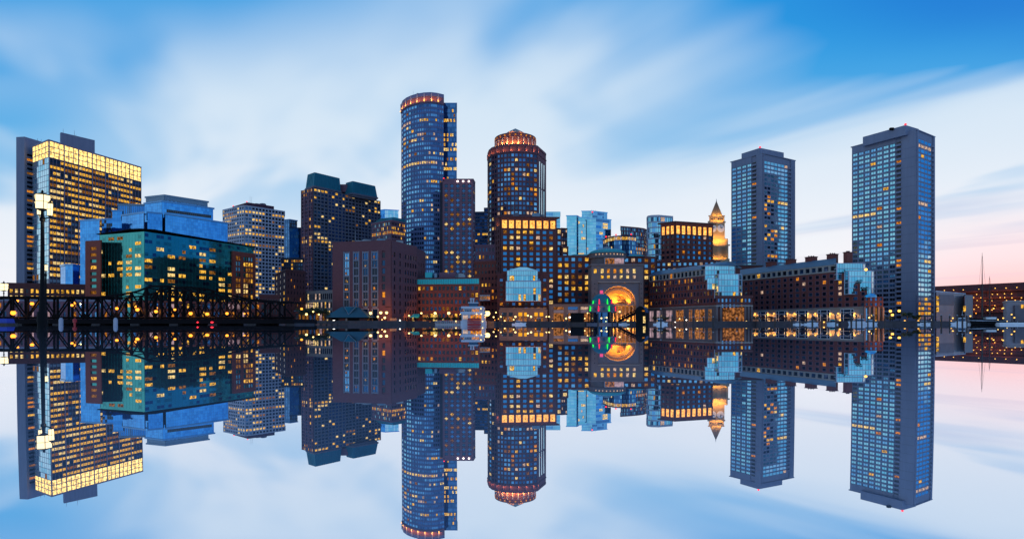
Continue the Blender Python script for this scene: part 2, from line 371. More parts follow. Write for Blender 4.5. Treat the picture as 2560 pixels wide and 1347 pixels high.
# ------------------------------------------------------------------ the skyline, left to right
def roof_box(B, name, px0, px1, py0, py1, D, depth, mat, mb=None):
    q = mb or MB(); x0, x1 = sx(px0, D), sx(px1, D); q.hexa([(x0, D, sz(py1, D)), (x1, D, sz(py1, D)), (x1, D + depth, sz(py1, D)), (x0, D + depth, sz(py1, D)), (x0, D, sz(py0, D)), (x1, D, sz(py0, D)), (x1, D + depth, sz(py0, D)), (x0, D + depth, sz(py0, D))], mat)
    if not mb: B.part(name, q)
    return q
def beacon(B, px, py, D, r=.5):
    q = MB(); p = pt(px, py, D); q.lathe(p, [(0, -r), (r * .8, -r * .6), (r, 0), (r * .8, r * .6), (0, r)], 'beacon_red', 10); q.tube((p.x, p.y, p.z - 2.2), (p.x, p.y, p.z - r * .7), .25, 'black_steel'); B.part('beacon', q)
def mast(B, px, py0, py1, D, r=.22, name='antenna'):
    q = MB(); a = pt(px, py1, D); b = pt(px, py0, D); q.tube(a, b, r, 'grey_metal', r * .4); B.part(name, q)
Y4 = ('Ly', 'Ly', 'Lw', 'Ld')
# 1 banded bank tower with the golden lit crown
def roof_kit(B, P, H, n, seed):
    r = random.Random(seed); c = sum((v for v in P), Vector((0, 0))) / len(P)
    for k in range(n):
        g = c.lerp(r.choice(P), r.uniform(.1, .6)); q = MB(); w_, d_, h_ = r.uniform(2, 5), r.uniform(2, 4), r.uniform(1.2, 2.6)
        q.box((g.x, g.y, H + h_ / 2 + .3), (w_, d_, h_), r.choice(('grey_metal', 'louvre', 'tower_grey')), r.random()); q.box((g.x, g.y, H + h_ + .4), (w_ * .6, d_ * .6, .35), 'slate_roof', r.random()); B.part('roof_unit', q)
        if k % 2 == 0:
            g = c.lerp(r.choice(P), r.uniform(.2, .7)); q = MB(); q.tube((g.x, g.y, H), (g.x, g.y, H + r.uniform(4, 8)), .12, 'grey_metal', .05, 5); B.part('antenna', q)
B = Building('bank_tower', 'tall banded office tower with brilliantly lit golden top floors, furthest left tower', 'office tower')
rowsA = {j: R.choice((.6, .7, .8, .9, .97)) for j in range(28)}; rowsA[1] = .85; rowsA[9] = .9; rowsA[10] = .95; rowsA[20] = .08; rowsA[0] = .7
P, H = B.block([(82, 368), (122, 352), (352, 420)], 571, 1, cap=None, core='dark_spandrel')
cb1 = H - 41 / 458.6 * H
B.facade(P[0], P[1], -1, cb1, nx=8, nz=29, pw=.05, sh=.10, dep=.15, wall='fed_metal', glass=('Gpale', 'Gpale', 'Gcyan'), cb=lambda i, j: ('Gdeep' if j > 20 else None) if R.random() > (.45 if j > 23 else .02) else 'Ld', lit=0)
B.facade(P[1], P[2], -1, cb1, nx=28, nz=28, pw=.10, sh=.52, dep=.5, wall='fed_metal', span='dark_spandrel', glass=('Gdark', 'Gdeep'), lit=.5, rows=rowsA, lits=('Ly', 'Ly', 'Lw', 'Ld', 'Ly'), clump=.45, midpier=4)
for a, b, nx in ((0, 1, 5), (1, 2, 21)):
    B.facade(P[a], P[b], cb1, H, nx=nx, nz=3, pw=.14, sh=.13, dep=.3, wall='fed_metal', lit=1, lits=('Lcrown',), midpier=3 if a else 0)
B.w.prism(offset(P, .6), H - .01, H + 1.2, 'fed_metal')
B.block([(40.5, 343), (60, 342), (104, 355)], 590, 1, faces=(None, dict(nx=1, nz=34, pw=0, sh=.5, dep=.6, wall='concrete', m=(.14, .50, .1, .08), lit=.35, lits=('Ly', 'Ld', 'Lo'), glass=('Gdark', 'Gdeep'))), core='concrete', cap=None)
q = MB(); p, h2 = plan([(150, 334), (152, 331), (237, 351)], 640, 1); q.prism(close(p), H - 6, h2, 'concrete'); B.part('penthouse', q)
for a in ((158, 322, 333, 640), (186, 326, 340, 645), (190, 336, 345, 640), (103, 348, 356, 606), (94, 346, 352, 606)): mast(B, *a)
B.finish()
# 2 low office behind the bridge
B = Building('office_block', 'low dark office with bright yellow windows behind the bridge, at the left edge', 'office')
B.block([(20, 712), (215, 716)], 262, 0, faces=(dict(nx=15, nz=6, pw=.45, sh=.42, wall='dark_brick', lit=.95, lits=('Ly', 'Lw', 'Ly'), glass=('Gdark',), m=(.01, .01, 0, .06)),), core='dark_brick')
B.finish()
# 3 stepped blue glass hotel
B = Building('glass_hotel', 'stepped blue mirror glass hotel with louvred penthouse', 'hotel')
cw = lambda nx, nz, g=('Gsky', 'Gsky', 'Gsky2'), l=.0: dict(nx=nx, nz=nz, pw=.05, sh=.05, dep=.10, wall='Gnavy2', glass=g, lit=l, lits=('Lp', 'Lw'))
B.block([(304.7, 541), (359.6, 533.3)], 322, 1, faces=(cw(10, 34),), core='Gnavy', depth=30)
B.block([(368.7, 533), (405.6, 536.6)], 328, 0, faces=(cw(7, 34),), core='Gnavy', depth=30)
B.block([(413, 536.6), (568.8, 560.4)], 332, 0, faces=(cw(28, 34, l=.006),), core='Gnavy', depth=30)
B.block([(362, 511), (404.8, 505.4), (532.8, 523.5)], 345, 1, faces=(cw(8, 38), dict(nx=24, nz=38, pw=.05, sh=.05, dep=.1, wall='Gnavy2', glass=('Gsky', 'Gsky2'), lit=0, cb=lambda i, j: 'Gdark' if j == 2 and 1 < i < 23 else None)), core='Gnavy')
B.block([(365.4, 495.6), (411.3, 490.7), (518.8, 507)], 349, 1, faces=(dict(nx=14, nz=1, pw=.35, sh=.06, wall='louvre', glass=('Gnavy2',), lit=0, dep=.25), dict(nx=22, nz=1, pw=.3, sh=.06, wall='louvre', glass=('Gnavy2',), lit=0, dep=.25)), core='Gnavy2')
B.block([(295, 513.5), (362, 514.5)], 362, 0, faces=(dict(nx=14, nz=1, pw=.25, sh=.05, wall='louvre', glass=('Gnavy2', 'Gsky2'), lit=0, dep=.2),), core='Gnavy2', bot=560)
B.block([(281, 529), (306, 528.4)], 350, 0, faces=(cw(4, 34, l=.0),), core='Gnavy')
B.block([(255, 550.5), (283, 550)], 352, 0, faces=(cw(5, 32, ('Gsky2', 'Gdark'), .05),), core='Gnavy')
B.block([(200.5, 553.8), (249, 551.4)], 326, 1, faces=(cw(9, 32, l=.01),), core='Gnavy')
B.finish()
B = Building('glass_annex', 'small curved blue glass annex between the lamp post and the teal office', 'annex')
B.block([(152, 667), (164, 664.5), (182, 664), (198, 667)], 300, 2, faces=[cw(3, 16, l=.05)] * 3, core='Gnavy', depth=14)
B.finish()
# 4 teal glass office with red brick ends and a thin oversailing roof
B = Building('teal_office', 'teal glass office with red brick end bays under a thin curved roof', 'office')
tealrows = {1: .3, 2: .25, 3: .5, 4: .5, 5: .4, 6: .7, 7: .45, 8: .45, 9: .75, 10: .85, 11: .7, 12: .5, 13: .5}
P, H = B.block([(250, 588), (361, 579), (634, 619)], 240, 1, cap=None, core='Gteal2')
tg = ('Gteal', 'Gteal', 'Gteal2', 'Gteal')
B.facade(P[0], P[1], -1, H, nx=15, nz=15, pw=.06, sh=.46, dep=.12, wall='Gteal', glass=tg, lit=.04, rows=tealrows, lits=('Ly', 'Lw', 'Ly', 'Ld'), grp=(3, 2), m=(0, 0, 0, .02))
B.facade(P[1], P[2], -1, H, nx=33, nz=15, pw=.07, sh=.46, dep=.12, wall='Gteal', glass=tg + ('Gdeep',), lit=.04, rows=tealrows, lits=('Ly', 'Lw', 'Ly', 'Ld'), grp=(3, 2))
rp = offset([P[0], P[1] + (P[1] - P[3]) * .015, P[2], P[3]], .9)
q = MB(); pl = [rp[0] + (rp[1] - rp[0]) * k for k in (0, .25, .5, .72)] + [rp[1] + (rp[0] - rp[1]) * .12 + (rp[2] - rp[1]) * .03] + [rp[1] + (rp[2] - rp[1]) * k for k in (.09, .25, .5, .75, 1)] + [rp[3]]
zz = [H + v for v in (.15, .3, .6, .95, 1.1, 1.0, .75, .5, .3, .15, .15)]
q.loft(pl, zz, pl, [v + .4 for v in zz], 'black_steel'); B.part('roof', q)
brk = dict(nx=1, nz=13, pw=.45, sh=.5, dep=.5, wall='red_brick', glass=('Gteal', 'Gteal2'), lit=.35, lits=('Ly', 'Ld'), m=(.15, .1, 0, .05))
B.block([(216, 604.5), (254, 602)], 243, 1, faces=(brk,), core='red_brick', cap=('red_brick', .3, .3))
u = (P[2] - P[1]); n_ = Vector((u.y, -u.x)).normalized(); e0 = P[1] + u * .765 + n_ * .8; e1 = P[1] + u * 1.003 + n_ * .8
hb = sz(635.2, (P[1] + u).y); 
B.w.prism([e0, e1, e1 - n_ * 2, e0 - n_ * 2], -1, hb, 'red_brick')
B.facade(e0, e1, -1, hb, nx=9, nz=13, pw=.10, sh=.3, dep=.5, wall='red_brick', glass=('Gteal', 'Gteal2', 'Gcyan'), lit=.2, rows=tealrows, lits=('Ly', 'Lw', 'Ly', 'Ld'), clump=.5, cb=lambda i, j: 'skip' if i in (0, 3, 8) else None, m=(0, 0, 0, .05))
B.finish()
# 5 white gridded office with a rounded corner
B = Building('gridded_office', 'white gridded office tower with rounded corner and dark red penthouse', 'office tower')
gr = {1: .85, 2: .12, 3: .45, 4: .3, 5: .35, 6: .2, 7: .95, 8: .15, 9: .2, 10: .45, 11: .35, 12: .4, 13: .15, 14: .3, 15: .15, 16: .7, 17: .25, 18: .2, 19: .55, 20: .3, 21: .85, 22: .8, 23: .75, 24: .3, 25: .2}
cm = dict(nz=33, pw=.28, sh=.40, dep=.7, wall='white_frame', glass=('Gdark', 'Gdeep', 'Gnavy'), lit=.15, rows=gr, lits=('Ly', 'Lw', 'Ly', 'Lw', 'Ld'), clump=.45)
P, H = B.block([(558.4, 526.2), (593.5, 518.4), (612, 515.4), (629, 517.3), (710.4, 529.5)], 500, 2, faces=(dict(nx=8, **cm), dict(nx=3, **cm), dict(nx=2, **cm), dict(nx=10, **cm)), core='Gdeep', cap=('white_frame', .75, .6))
q = MB(); p, h2 = plan([(581, 517), (618, 506), (685, 516)], 512, 1); q.prism(close(p), H, h2, 'penthouse_red'); B.part('penthouse', q)
beacon(B, 583, 515, 530); beacon(B, 617, 504.5, 511); roof_kit(B, close(p), h2, 3, 5)
B.finish()
# 6 glass neighbours far behind
B = Building('slim_glass_tower', 'slim dark glass tower standing behind the white gridded office', 'office tower')
B.block([(708, 551.5), (724, 550), (742.5, 553)], 600, 1, faces=(dict(nx=3, nz=32, pw=.1, sh=.25, wall='Gnavy', glass=('Gnavy2', 'Gnavy'), lit=.03), dict(nx=4, nz=32, pw=.15, sh=.3, wall='dark_spandrel', glass=('Gdark', 'Gdeep'), lit=.12, lits=('Ly', 'Lo', 'Ld'))), core='Gdark')
B.finish()
B = Building('blue_glass_block', 'blue mirror glass block wedged left of the twin mansard tower', 'office block')
B.block([(723.5, 571), (772, 571.5)], 570, 0, faces=(dict(nx=12, nz=30, pw=.05, sh=.06, dep=.1, wall='Gnavy2', glass=('Gsky', 'Gsky2', 'Gblue'), lit=.02, lits=('Lw',)),), core='Gnavy')
B.finish()
B = Building('dark_office', 'dark office with one yellow lit top floor above the brown brick block', 'office')
B.block([(704, 648), (757, 648)], 420, 0, faces=(dict(nx=9, nz=18, pw=.3, sh=.45, wall='dark_spandrel', glass=('Gdark', 'Gdeep'), lit=.12, rows={0: .8, 2: .3}),), core='Gdark')
B.finish()
B = Building('brick_block', 'plain brown brick mid-rise with narrow window strips beside the white gridded office', 'building')
B.block([(688, 690), (716, 677), (762, 682)], 300, 1, faces=(dict(nx=3, nz=9, pw=.75, sh=.5, wall='dark_brick', glass=('Gdark',), lit=.35, lits=('Lw', 'Ld', 'Ly'), dep=.25), dict(nx=6, nz=9, pw=.72, sh=.55, wall='dark_brick', glass=('Gdark',), lit=.2, lits=('Lo', 'Ld'), dep=.25)), core='dark_brick')
B.finish()
B = Building('brick_shed', 'low purple brick shed with a flat roof at the right end of the bridge', 'building')
B.block([(650, 741), (700, 742)], 255, 0, faces=(dict(nx=8, nz=3, pw=.6, sh=.5, wall='dark_brick', glass=('Gdark',), lit=.1),), core='dark_brick', depth=10); roof_box(B, 'roof_unit', 668, 692, 736, 741, 258, 5, 'slate_roof')
B.finish()
# 7 twin mansard tower
B = Building('mansard_tower', 'dark granite tower with two sloping green mansard roofs', 'office tower')
def mcb(i, j):
    g = i % 10
    if 3 < g < 9 or i > 15: return ('Gnavy2' if R.random() < .7 else 'Gnavy') if R.random() > {0: .75, 1: .5, 3: .55, 7: .5, 14: .5, 15: .85, 16: .5}.get(j, .04) else R.choice(('Ly', 'Lw'))
    return None
mrow = {0: .85, 1: .2, 3: .2, 13: .5, 14: .8, 15: .1, 18: .25, 26: .25, 30: .3, 33: .6, 34: .5, 35: .55}
P, H = B.block([(754.8, 477), (783, 470), (950, 503)], 470, 1, faces=(dict(nx=6, nz=38, pw=.30, sh=.28, dep=.5, wall='brown_stone', glass=('Gcyan', 'Gblue', 'Gdark', 'Gdeep'), lit=.03, rows=mrow, midpier=2), dict(nx=20, nz=38, pw=.26, sh=.42, dep=.5, wall='tower_grey', glass=('Gdark', 'Gdeep'), lit=.06, rows=mrow, cb=mcb, midpier=4, clump=.3)), core='dark_spandrel', cap=None)
def mansard(b, t, D):
    pb, hb = plan(b, D, 1); pt_, ht = plan(t, D + 5, 1); q = MB(); q.loft(close(pb), hb, close(pt_), ht, 'dark_copper'); c = close(pb)
    q.prism(offset(c, .5), hb - 1.5, hb - .02, 'tower_grey')
    ct = close(pt_)
    for e in (0, 1):
        for k in range(1, 14 if e else 5):
            f_ = k / (14 if e else 5); a = c[e].lerp(c[e + 1], f_); b2 = ct[e].lerp(ct[e + 1], f_); q.tube((a.x, a.y, hb), (b2.x, b2.y, ht), .22, 'dark_copper', n=4)
    B.part('mansard_roof', q); B.w.prism(offset(c, -.4), H - 2, hb, 'tower_grey')
mansard([(764, 471.5), (784.5, 464), (852, 478.6)], [(769, 437), (786.8, 431), (849, 445.9)], 472)
mansard([(862, 487), (881, 482), (943.5, 493.5)], [(864.7, 457.5), (881.9, 452.9), (938, 465.3)], 492)
roof_box(B, 'plant_room', 848, 868, 461, 480, 500, 12, 'brown_stone')
B.finish()
B = Building('podium_block', 'low pale podium with rows of lit windows left of the purple brick block', 'building')
B.block([(738, 737), (760, 733), (842, 729)], 300, 2, faces=(dict(nx=6, nz=4, pw=.3, sh=.3, wall='stone', glass=('Gnavy', 'Gdark'), lit=.45, lits=('Lw', 'Lp')), dict(nx=17, nz=4, pw=.3, sh=.32, wall='stone', glass=('Gnavy', 'Gdark'), lit=.5, rows={0: .1, 1: .75, 2: .7}, lits=('Lw', 'Ly', 'Lp'))), core='dark_spandrel')
B.finish()
# 8 behind
B = Building('pale_glass_tower', 'pale blue glass tower top peeping out right of the mansard tower', 'office tower')
B.block([(946, 527), (962, 525), (996, 527)], 760, 1, faces=(dict(nx=4, nz=30, pw=.05, sh=.08, dep=.2, wall='Gsky2', glass=('Gsky',), lit=0), dict(nx=8, nz=30, pw=.05, sh=.08, dep=.2, wall='Gsky', glass=('Gpale', 'Gcyan'), lit=.01)), core='Gnavy')
B.finish()
B = Building('green_roofed_office', 'stone office with dark green roof and one amber lit floor left of the curved tower', 'office')
P, H = B.block([(930, 562), (978, 553), (1012, 560)], 420, 1, faces=(dict(nx=14, nz=24, pw=.35, sh=.35, wall='brown_stone', glass=('Gdark', 'Gcyan', 'Gdeep'), lit=.1, rows={0: .2, 1: .25, 2: .9, 3: .2}, lits=('Ly', 'Lo', 'Lw')), dict(nx=9, nz=24, pw=.3, sh=.4, wall='brown_stone', glass=('Gdark', 'Gdeep'), lit=.2, rows={1: .6, 2: .9}, lits=('Ly', 'Lo'))), core='dark_spandrel')
q = MB(); p, h2 = plan([(948, 547.5), (984, 543), (1014, 549)], 424, 1); q.loft(offset(P, -.5), H + .9, close(p), h2, 'dark_copper'); B.part('roof', q)
B.finish()
# 9 purple brick warehouse
B = Building('brick_warehouse', 'purple brick warehouse with four tall framed window strips behind the boathouse', 'building')
def wcb(i, j): return 'skip' if i in (0, 1, 2, 14, 16) and not (j == 7 and i > 9) or (i in (5, 8, 11)) else None
P, H = B.block([(832.3, 608), (978, 603.4), (1041, 619)], 250, 1, core='purple_brick', cap=('purple_brick', .25, .5))
u = P[1] - P[0]; L_ = u.length; un = u / L_; nn = Vector((un.y, -un.x))
z = lambda py: sz(py, 252)
fx = [(860, 876.3), (884.3, 900.3), (907.6, 923.5), (930, 947.4)]; A = lambda px: (px - 832.3) / (978 - 832.3) * L_
B.w.slab(P[0], un, nn, 0, A(859), -1, H - .01, 0, .45, 'purple_brick')
B.w.slab(P[0], un, nn, A(859), L_, z(628), H - .012, 0, .44, 'purple_brick')
for k, (a, b) in enumerate(fx):
    nxt = fx[k + 1][0] if k < 3 else 956
    B.w.slab(P[0], un, nn, A(b), A(nxt), z(766), z(628), 0, .43, 'purple_brick')
    fr = MB(); fr.slab(P[0], un, nn, A(a), A(a) + .45, z(766), z(628), 0, .55, 'frame_grey'); fr.slab(P[0], un, nn, A(b) - .45, A(b), z(766), z(628), 0, .55, 'frame_grey')
    for j in range(8):
        y = 629 + j * 19.6; fr.slab(P[0], un, nn, A(a) + .45, A(b) - .45, z(y + 3.5), z(y), 0, .5, 'frame_grey')
    fr.slab(P[0], un, nn, A((a + b) / 2) - .1, A((a + b) / 2) + .1, z(766), z(628), .1, .3, 'grey_panel')
    B.part('window_frame', fr)
    for j in range(7):
        y = 632.5 + j * 19.6
        B.win.append((P[0], un, nn, A(a) + .45, A(b) - .45, z(y + 16.1), z(y), 'Gblue' if (k, j) in ((0, 0), (0, 1), (0, 2)) else 'Gnavy' if j == 0 else R.choice(('Gdark', 'Gdark', 'Gdeep', 'Gdark')) if R.random() > .0 else 'Ld', (.01, .01), None))
        if R.random() < .45: B.win.append((P[0], un, nn, A(a) + .7 + R.random() * .8, A(a) + 1.5 + R.random() * .6, z(y + 14), z(y + 6 + R.random() * 4), R.choice(('Ld', 'Ly', 'Lo', 'Ld')), None, None))
for j in range(7):
    y = 632 + j * 19.6; B.w.slab(P[0], un, nn, A(964), L_, z(y + 19.6), z(y + (-4 if j == 0 else 0)), 0, .43, 'purple_brick'); B.w.slab(P[0], un, nn, A(956), A(964), z(y + 19.6), z(y + 14), 0, .42, 'purple_brick')
    B.win.append((P[0], un, nn, A(957), A(963.5), z(y + 13.5), z(y + .5), 'Lo' if j == 5 else R.choice(('Gdark', 'Gdeep')), None, None))
B.w.slab(P[0], un, nn, A(859), A(905), -1, z(766), 0, .44, 'purple_brick')
for a, b in ((905, 924), (931, 948)):
    fr = MB(); fr.slab(P[0], un, nn, A(a), A(b), z(773), z(771), 0, .6, 'pale_panel'); fr.slab(P[0], un, nn, A(a), A(a) + .4, -1, z(773), 0, .6, 'pale_panel'); fr.slab(P[0], un, nn, A(b) - .4, A(b), -1, z(773), 0, .6, 'pale_panel'); B.part('door_frame', fr)
    B.win.append((P[0], un, nn, A(a) + .4, A(b) - .4, z(808), z(773), 'Gdeep', None, None))
B.w.slab(P[0], un, nn, A(924), A(931), -1, z(766), 0, .43, 'purple_brick'); B.w.slab(P[0], un, nn, A(948), L_, -1, z(766), 0, .43, 'purple_brick'); B.w.slab(P[0], un, nn, A(905), A(948), z(771), z(766), 0, .42, 'purple_brick')
B.facade(P[1], P[2], -1, H, nx=9, nz=9, pw=.45, sh=.42, wall='purple_brick', glass=('Gdark', 'Gdeep'), lit=.03, lits=('Lo', 'Ld'), cb=lambda i, j: 'skip' if i in (1, 3) else None, m=(.05, .0, .04, .10))
p2, h2 = plan([(1041, 620.5), (1063, 630.5)], 272, 0); B.w.prism(close(p2, 12), -1, h2, 'purple_brick')
B.facade(p2[0], p2[1], -1, h2, nx=3, nz=8, pw=.75, sh=.5, wall='purple_brick', glass=('Gdark',), lit=0, dep=.2, m=(.1, .1, .04, .14))
B.w.box((sx(985, 247), 247, sz(805, 247)), (3, 3, 3.4), 'granite'); roof_kit(B, P, H, 5, 7)
B.finish()
# 10 curved skyscraper
B = Building('curved_skyscraper', 'tallest tower, curved dark blue front with floodlit orange crown', 'skyscraper')
pts = [(1004, 262), (1008, 254), (1016, 247.5), (1028, 242), (1043, 237.5), (1060, 234.6), (1077, 233.8), (1093, 235.6), (1109, 239.5)]
crow = {1: .1, 3: .55, 4: .05, 6: .2, 7: .5, 8: .15, 10: .35, 11: .1, 12: .9, 13: .05, 16: .15, 20: .2, 22: .25, 28: .3, 32: .2, 36: .15, 41: .45}
P, H = B.block(pts, 444, 6, core='slate_blue', cap=None, depth=30)
zc_ = H - 24 / 577 * H
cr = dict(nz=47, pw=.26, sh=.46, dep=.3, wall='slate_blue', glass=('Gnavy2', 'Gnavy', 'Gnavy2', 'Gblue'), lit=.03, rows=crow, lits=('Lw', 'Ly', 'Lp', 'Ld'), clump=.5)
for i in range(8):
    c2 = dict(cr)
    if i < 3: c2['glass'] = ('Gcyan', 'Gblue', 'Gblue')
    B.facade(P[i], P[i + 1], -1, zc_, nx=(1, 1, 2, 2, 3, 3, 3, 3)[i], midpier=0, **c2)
for i in range(8):
    u = (P[i + 1] - P[i]); L_ = u.length; un = u / L_; nn = Vector((un.y, -un.x))
    B.w.slab(P[i], un, nn, .02, L_ - .02, zc_, zc_ + 1.2, 0, .9, 'brown_stone'); B.w.slab(P[i], un, nn, .02, L_ - .02, H - 2.2, H, 0, .5, 'slate_blue')
    B.w.slab(P[i], un, nn, .02, L_ - .02, zc_ + 1.2, H - 2.2, 0, .1, 'brown_stone')
    for k in ((0.0,) if i < 4 else (0.0,)):
        a = .7 if L_ > 3 else .4; B.w.slab(P[i], un, nn, 0, a, zc_ + 1.2, H, .1, 1.0, 'pale_concrete')
        b = P[i] + un * .5 + nn * 2.1; B.lights.append(((b.x, b.y, zc_ + 1.8), 800, (1, .32, .04), .3))
q = MB()
for i in range(8):
    u = (P[i + 1] - P[i]).normalized(); nn = Vector((u.y, -u.x)); b = P[i] + nn * 1.15 + u * .35; q.box((b.x, b.y, zc_ + 1.5), (.7, .5, .6), 'lamp_gold', atan2(u.y, u.x))
B.part('floodlight', q)
B.w.prism(offset(P, .3), H - .01, H + .8, 'slate_blue')
B.block([(1109, 259.4), (1142, 259.4)], 462, 0, faces=(dict(nx=8, nz=46, pw=.06, sh=.38, dep=.12, wall='Gnavy', glass=('Gnavy2', 'Gnavy', 'Gnavy2'), lit=.02, rows={1: .1, 3: .2, 6: .3, 7: .4, 8: .45, 9: .4, 11: .3, 13: .85, 16: .2}, cb=lambda i, j: (R.choice(('Lw', 'Ly')) if i < 3 and j in (3, 6, 8, 9, 13, 18) and R.random() < .55 else None)),), core='Gnavy', depth=20, cap=('Gnavy2', .2, .6))
roof_kit(B, P, H + .8, 4, 8); B.finish()
# 11 brown tower in front of it
B = Building('punched_tower', 'brown tower with cross-shaped punched windows standing in front of the tallest tower', 'office tower')
B.block([(1106.6, 448.6), (1182.7, 448.6), (1187.5, 457)], 425, 0, faces=(dict(nx=5, nz=30, pw=.45, sh=.30, dep=.3, wall='brown_stone', glass=('Gnavy', 'Gnavy2', 'Gdeep'), lit=.10, rows={2: .3, 6: .25, 8: .45, 14: .4, 16: .5, 17: .2, 24: .5, 27: .4}, lits=('Lw', 'Ly', 'Ld'), shape='cross', m=(.02, .02, 0, .03)), dict(nx=2, nz=30, pw=.3, sh=.4, wall='brown_stone', glass=('Gcyan', 'Gdark'), lit=.02, dep=.2)), core='Gdark', cap=('brown_stone', .35, .4))
B.w.slab(Vector((sx(1100, 428), 428)), Vector((1, 0)), Vector((0, -1)), 0, 2, -1, sz(456, 428), -8, 0, 'dark_spandrel')
beacon(B, 1109.5, 446, 424)
for px in (1144, 1158, 1172): 
    q = MB(); p = pt(px, 453.5, 424.2); q.box(p, (1, .3, 1), 'lamp_white'); B.part('roof_lamp', q)
B.finish()
# 12 teal-topped brick block
B = Building('teal_topped_block', 'long low brick block with a bright teal glazed band under its roof', 'building')
P, H = B.block([(1022, 696.5), (1199, 694.5)], 268, 1, faces=(dict(nx=17, nz=5, pw=.42, sh=.45, wall='brick', glass=('Gdark', 'Gdeep', 'Gdark'), lit=.16, lits=('Ly', 'Ld', 'Ld', 'Lo'), m=(.01, .01, .16, .14)),), core='brick', depth=22, cap=('dark_spandrel', .3, .25))
q = MB(); u = (P[1] - P[0]); L_ = u.length; un = u / L_; nn = Vector((un.y, -un.x))
for k in range(30): q.slab(P[0], un, nn, .2 + k * (L_ - .4) / 30 + .06, .2 + (k + 1) * (L_ - .4) / 30 - .06, sz(709.5, 268), sz(697, 268), .3, .55, 'teal_panel')
B.part('glazed_band', q)
for a in ((1063, 1080, 681, 695), (1086, 1092, 683, 695)): roof_box(B, 'roof_unit', *a, 272, 5, 'teal_panel' if a[0] == 1063 else 'louvre')
roof_box(B, 'roof_unit', 1098, 1140, 681, 695, 275, 6, 'brown_stone'); roof_kit(B, P, H, 4, 6); mast(B, 1118, 672, 684, 272, .15); mast(B, 1121, 676, 684, 272, .3)
for k, px in enumerate((1028, 1062, 1088, 1126)): 
    q = MB(); q.box(pt(px, 796, 266.5), (2.0, .3, 3.6), ('Lgold', 'Lshop', 'Lgold', 'Lshop')[k]); B.part('lit_doorway', q)
q = MB(); a = pt(1022, 791, 265); b = pt(1047, 791, 265); q.hexa([(a.x, a.y - 1, a.z - .5), (b.x, b.y - 1, b.z - .5), (b.x, b.y + 2.4, b.z), (a.x, a.y + 2.4, a.z), (a.x, a.y - 1, a.z - .3), (b.x, b.y - 1, b.z - .3), (b.x, b.y + 2.4, b.z + 1.2), (a.x, a.y + 2.4, a.z + 1.2)], 'teal_panel'); B.part('awning', q)
B.finish()
# 13 grey tower and brown brick neighbour
B = Building('grey_office', 'grey office seen in the gap left of the round tower', 'office')
B.block([(1188, 532), (1240, 531)], 560, 0, faces=(dict(nx=9, nz=34, pw=.1, sh=.4, wall='tower_grey', glass=('Gdeep', 'Gnavy2'), lit=.04, rows={6: .75, 10: .4, 13: .3, 16: .5}, lits=('Lw', 'Ly')),), core='dark_spandrel')
B.block([(1211, 522), (1240, 521)], 566, 0, faces=(dict(nx=5, nz=34, pw=.1, sh=.4, wall='tower_grey', glass=('Gnavy2',), lit=0),), core='dark_spandrel')
B.finish()
B = Building('brick_walkup', 'brown brick building with amber windows and a white balcony left of the round tower', 'building')
B.block([(1188, 616), (1262, 615)], 372, 0, faces=(dict(nx=9, nz=11, pw=.55, sh=.5, wall='brown_stone', glass=('Gdark', 'Gdeep'), lit=.2, lits=('Ld', 'Lo', 'Ly')),), core='dark_spandrel')
B.block([(1186, 658), (1262, 655)], 340, 0, faces=(dict(nx=9, nz=10, pw=.5, sh=.55, wall='brick', glass=('Gdark', 'Gdark'), lit=.25, rows={3: .5, 5: .6, 6: .6}, lits=('Ld', 'Lo', 'Ld', 'Ly')),), core='dark_brick')
q = MB(); 
for a in ((1199, 1225, 737.5, 740), (1199, 1225, 749.5, 751.5)): roof_box(B, '', *a, 333, 6, 'white_paint', q)
for k in range(7): roof_box(B, '', 1199.5 + k * 4.1, 1200.6 + k * 4.1, 740, 749.5, 333.4, 1, 'white_paint', q)
roof_box(B, '', 1201, 1215, 741, 749, 337, 2, 'Ld', q); roof_box(B, '', 1218, 1224, 741, 749, 335, 2, 'Lo', q)
B.part('balcony', q)
B.finish()
# 14 round tower with drum and cone
B = Building('round_tower', 'round brown skyscraper with orange floodlit drum and pointed cone roof', 'skyscraper')
pts = [(1219.8, 384), (1222.5, 377), (1230, 370.5), (1243, 366.3), (1259, 363.6), (1277, 362), (1296, 361.8), (1315, 362.6), (1333, 364.5), (1343.8, 366.3), (1364.5, 385)]
P, H = B.block(pts, 464, 6, core='tower_brown', cap=None, depth=22)
z1 = H - 20 / 449 * H
rw = {1: .12, 3: .3, 5: .3, 7: .35, 9: .12, 12: .3, 14: .3, 17: .4, 19: .4}
cr = dict(nz=36, pw=.34, sh=.40, dep=.4, wall='tower_brown', lit=.10, rows=rw, lits=('Lw', 'Lo', 'Ld', 'Ly', 'Lp'), clump=.25)
for i in range(10):
    if i < 9: B.facade(P[i], P[i + 1], -1, z1, nx=(1, 1, 2, 2, 2, 2, 2, 2, 1)[i], glass=('Gdark', 'Gdeep', 'Gblue') if i < 2 else ('Gnavy2', 'Gblue', 'Gnavy', 'Gdeep'), **cr)
    else: B.facade(P[i], P[i + 1], -1, z1, nx=3, nz=6, pw=.5, sh=.03, dep=.3, wall='tower_brown', glass=('Gpale', 'Gcyan'), lit=0, m=(.1, .12, .02, .03))
    u = (P[i + 1] - P[i]); L_ = u.length; un = u / L_; nn = Vector((un.y, -un.x))
    B.w.slab(P[i], un, nn, .0, L_, z1, z1 + 1.0, 0, .7, 'tower_brown'); B.w.slab(P[i], un, nn, 0, L_, H - 1.6, H, 0, .45, 'tower_brown')
    B.w.slab(P[i], un, nn, -.4, .5, z1 + 1, H - 1.6, .05, .8, 'brown_stone')
    b = P[i] + un * .6 + nn * 1.9; B.lights.append(((b.x, b.y, z1 + 1.5), 420, (1, .36, .08), .3))
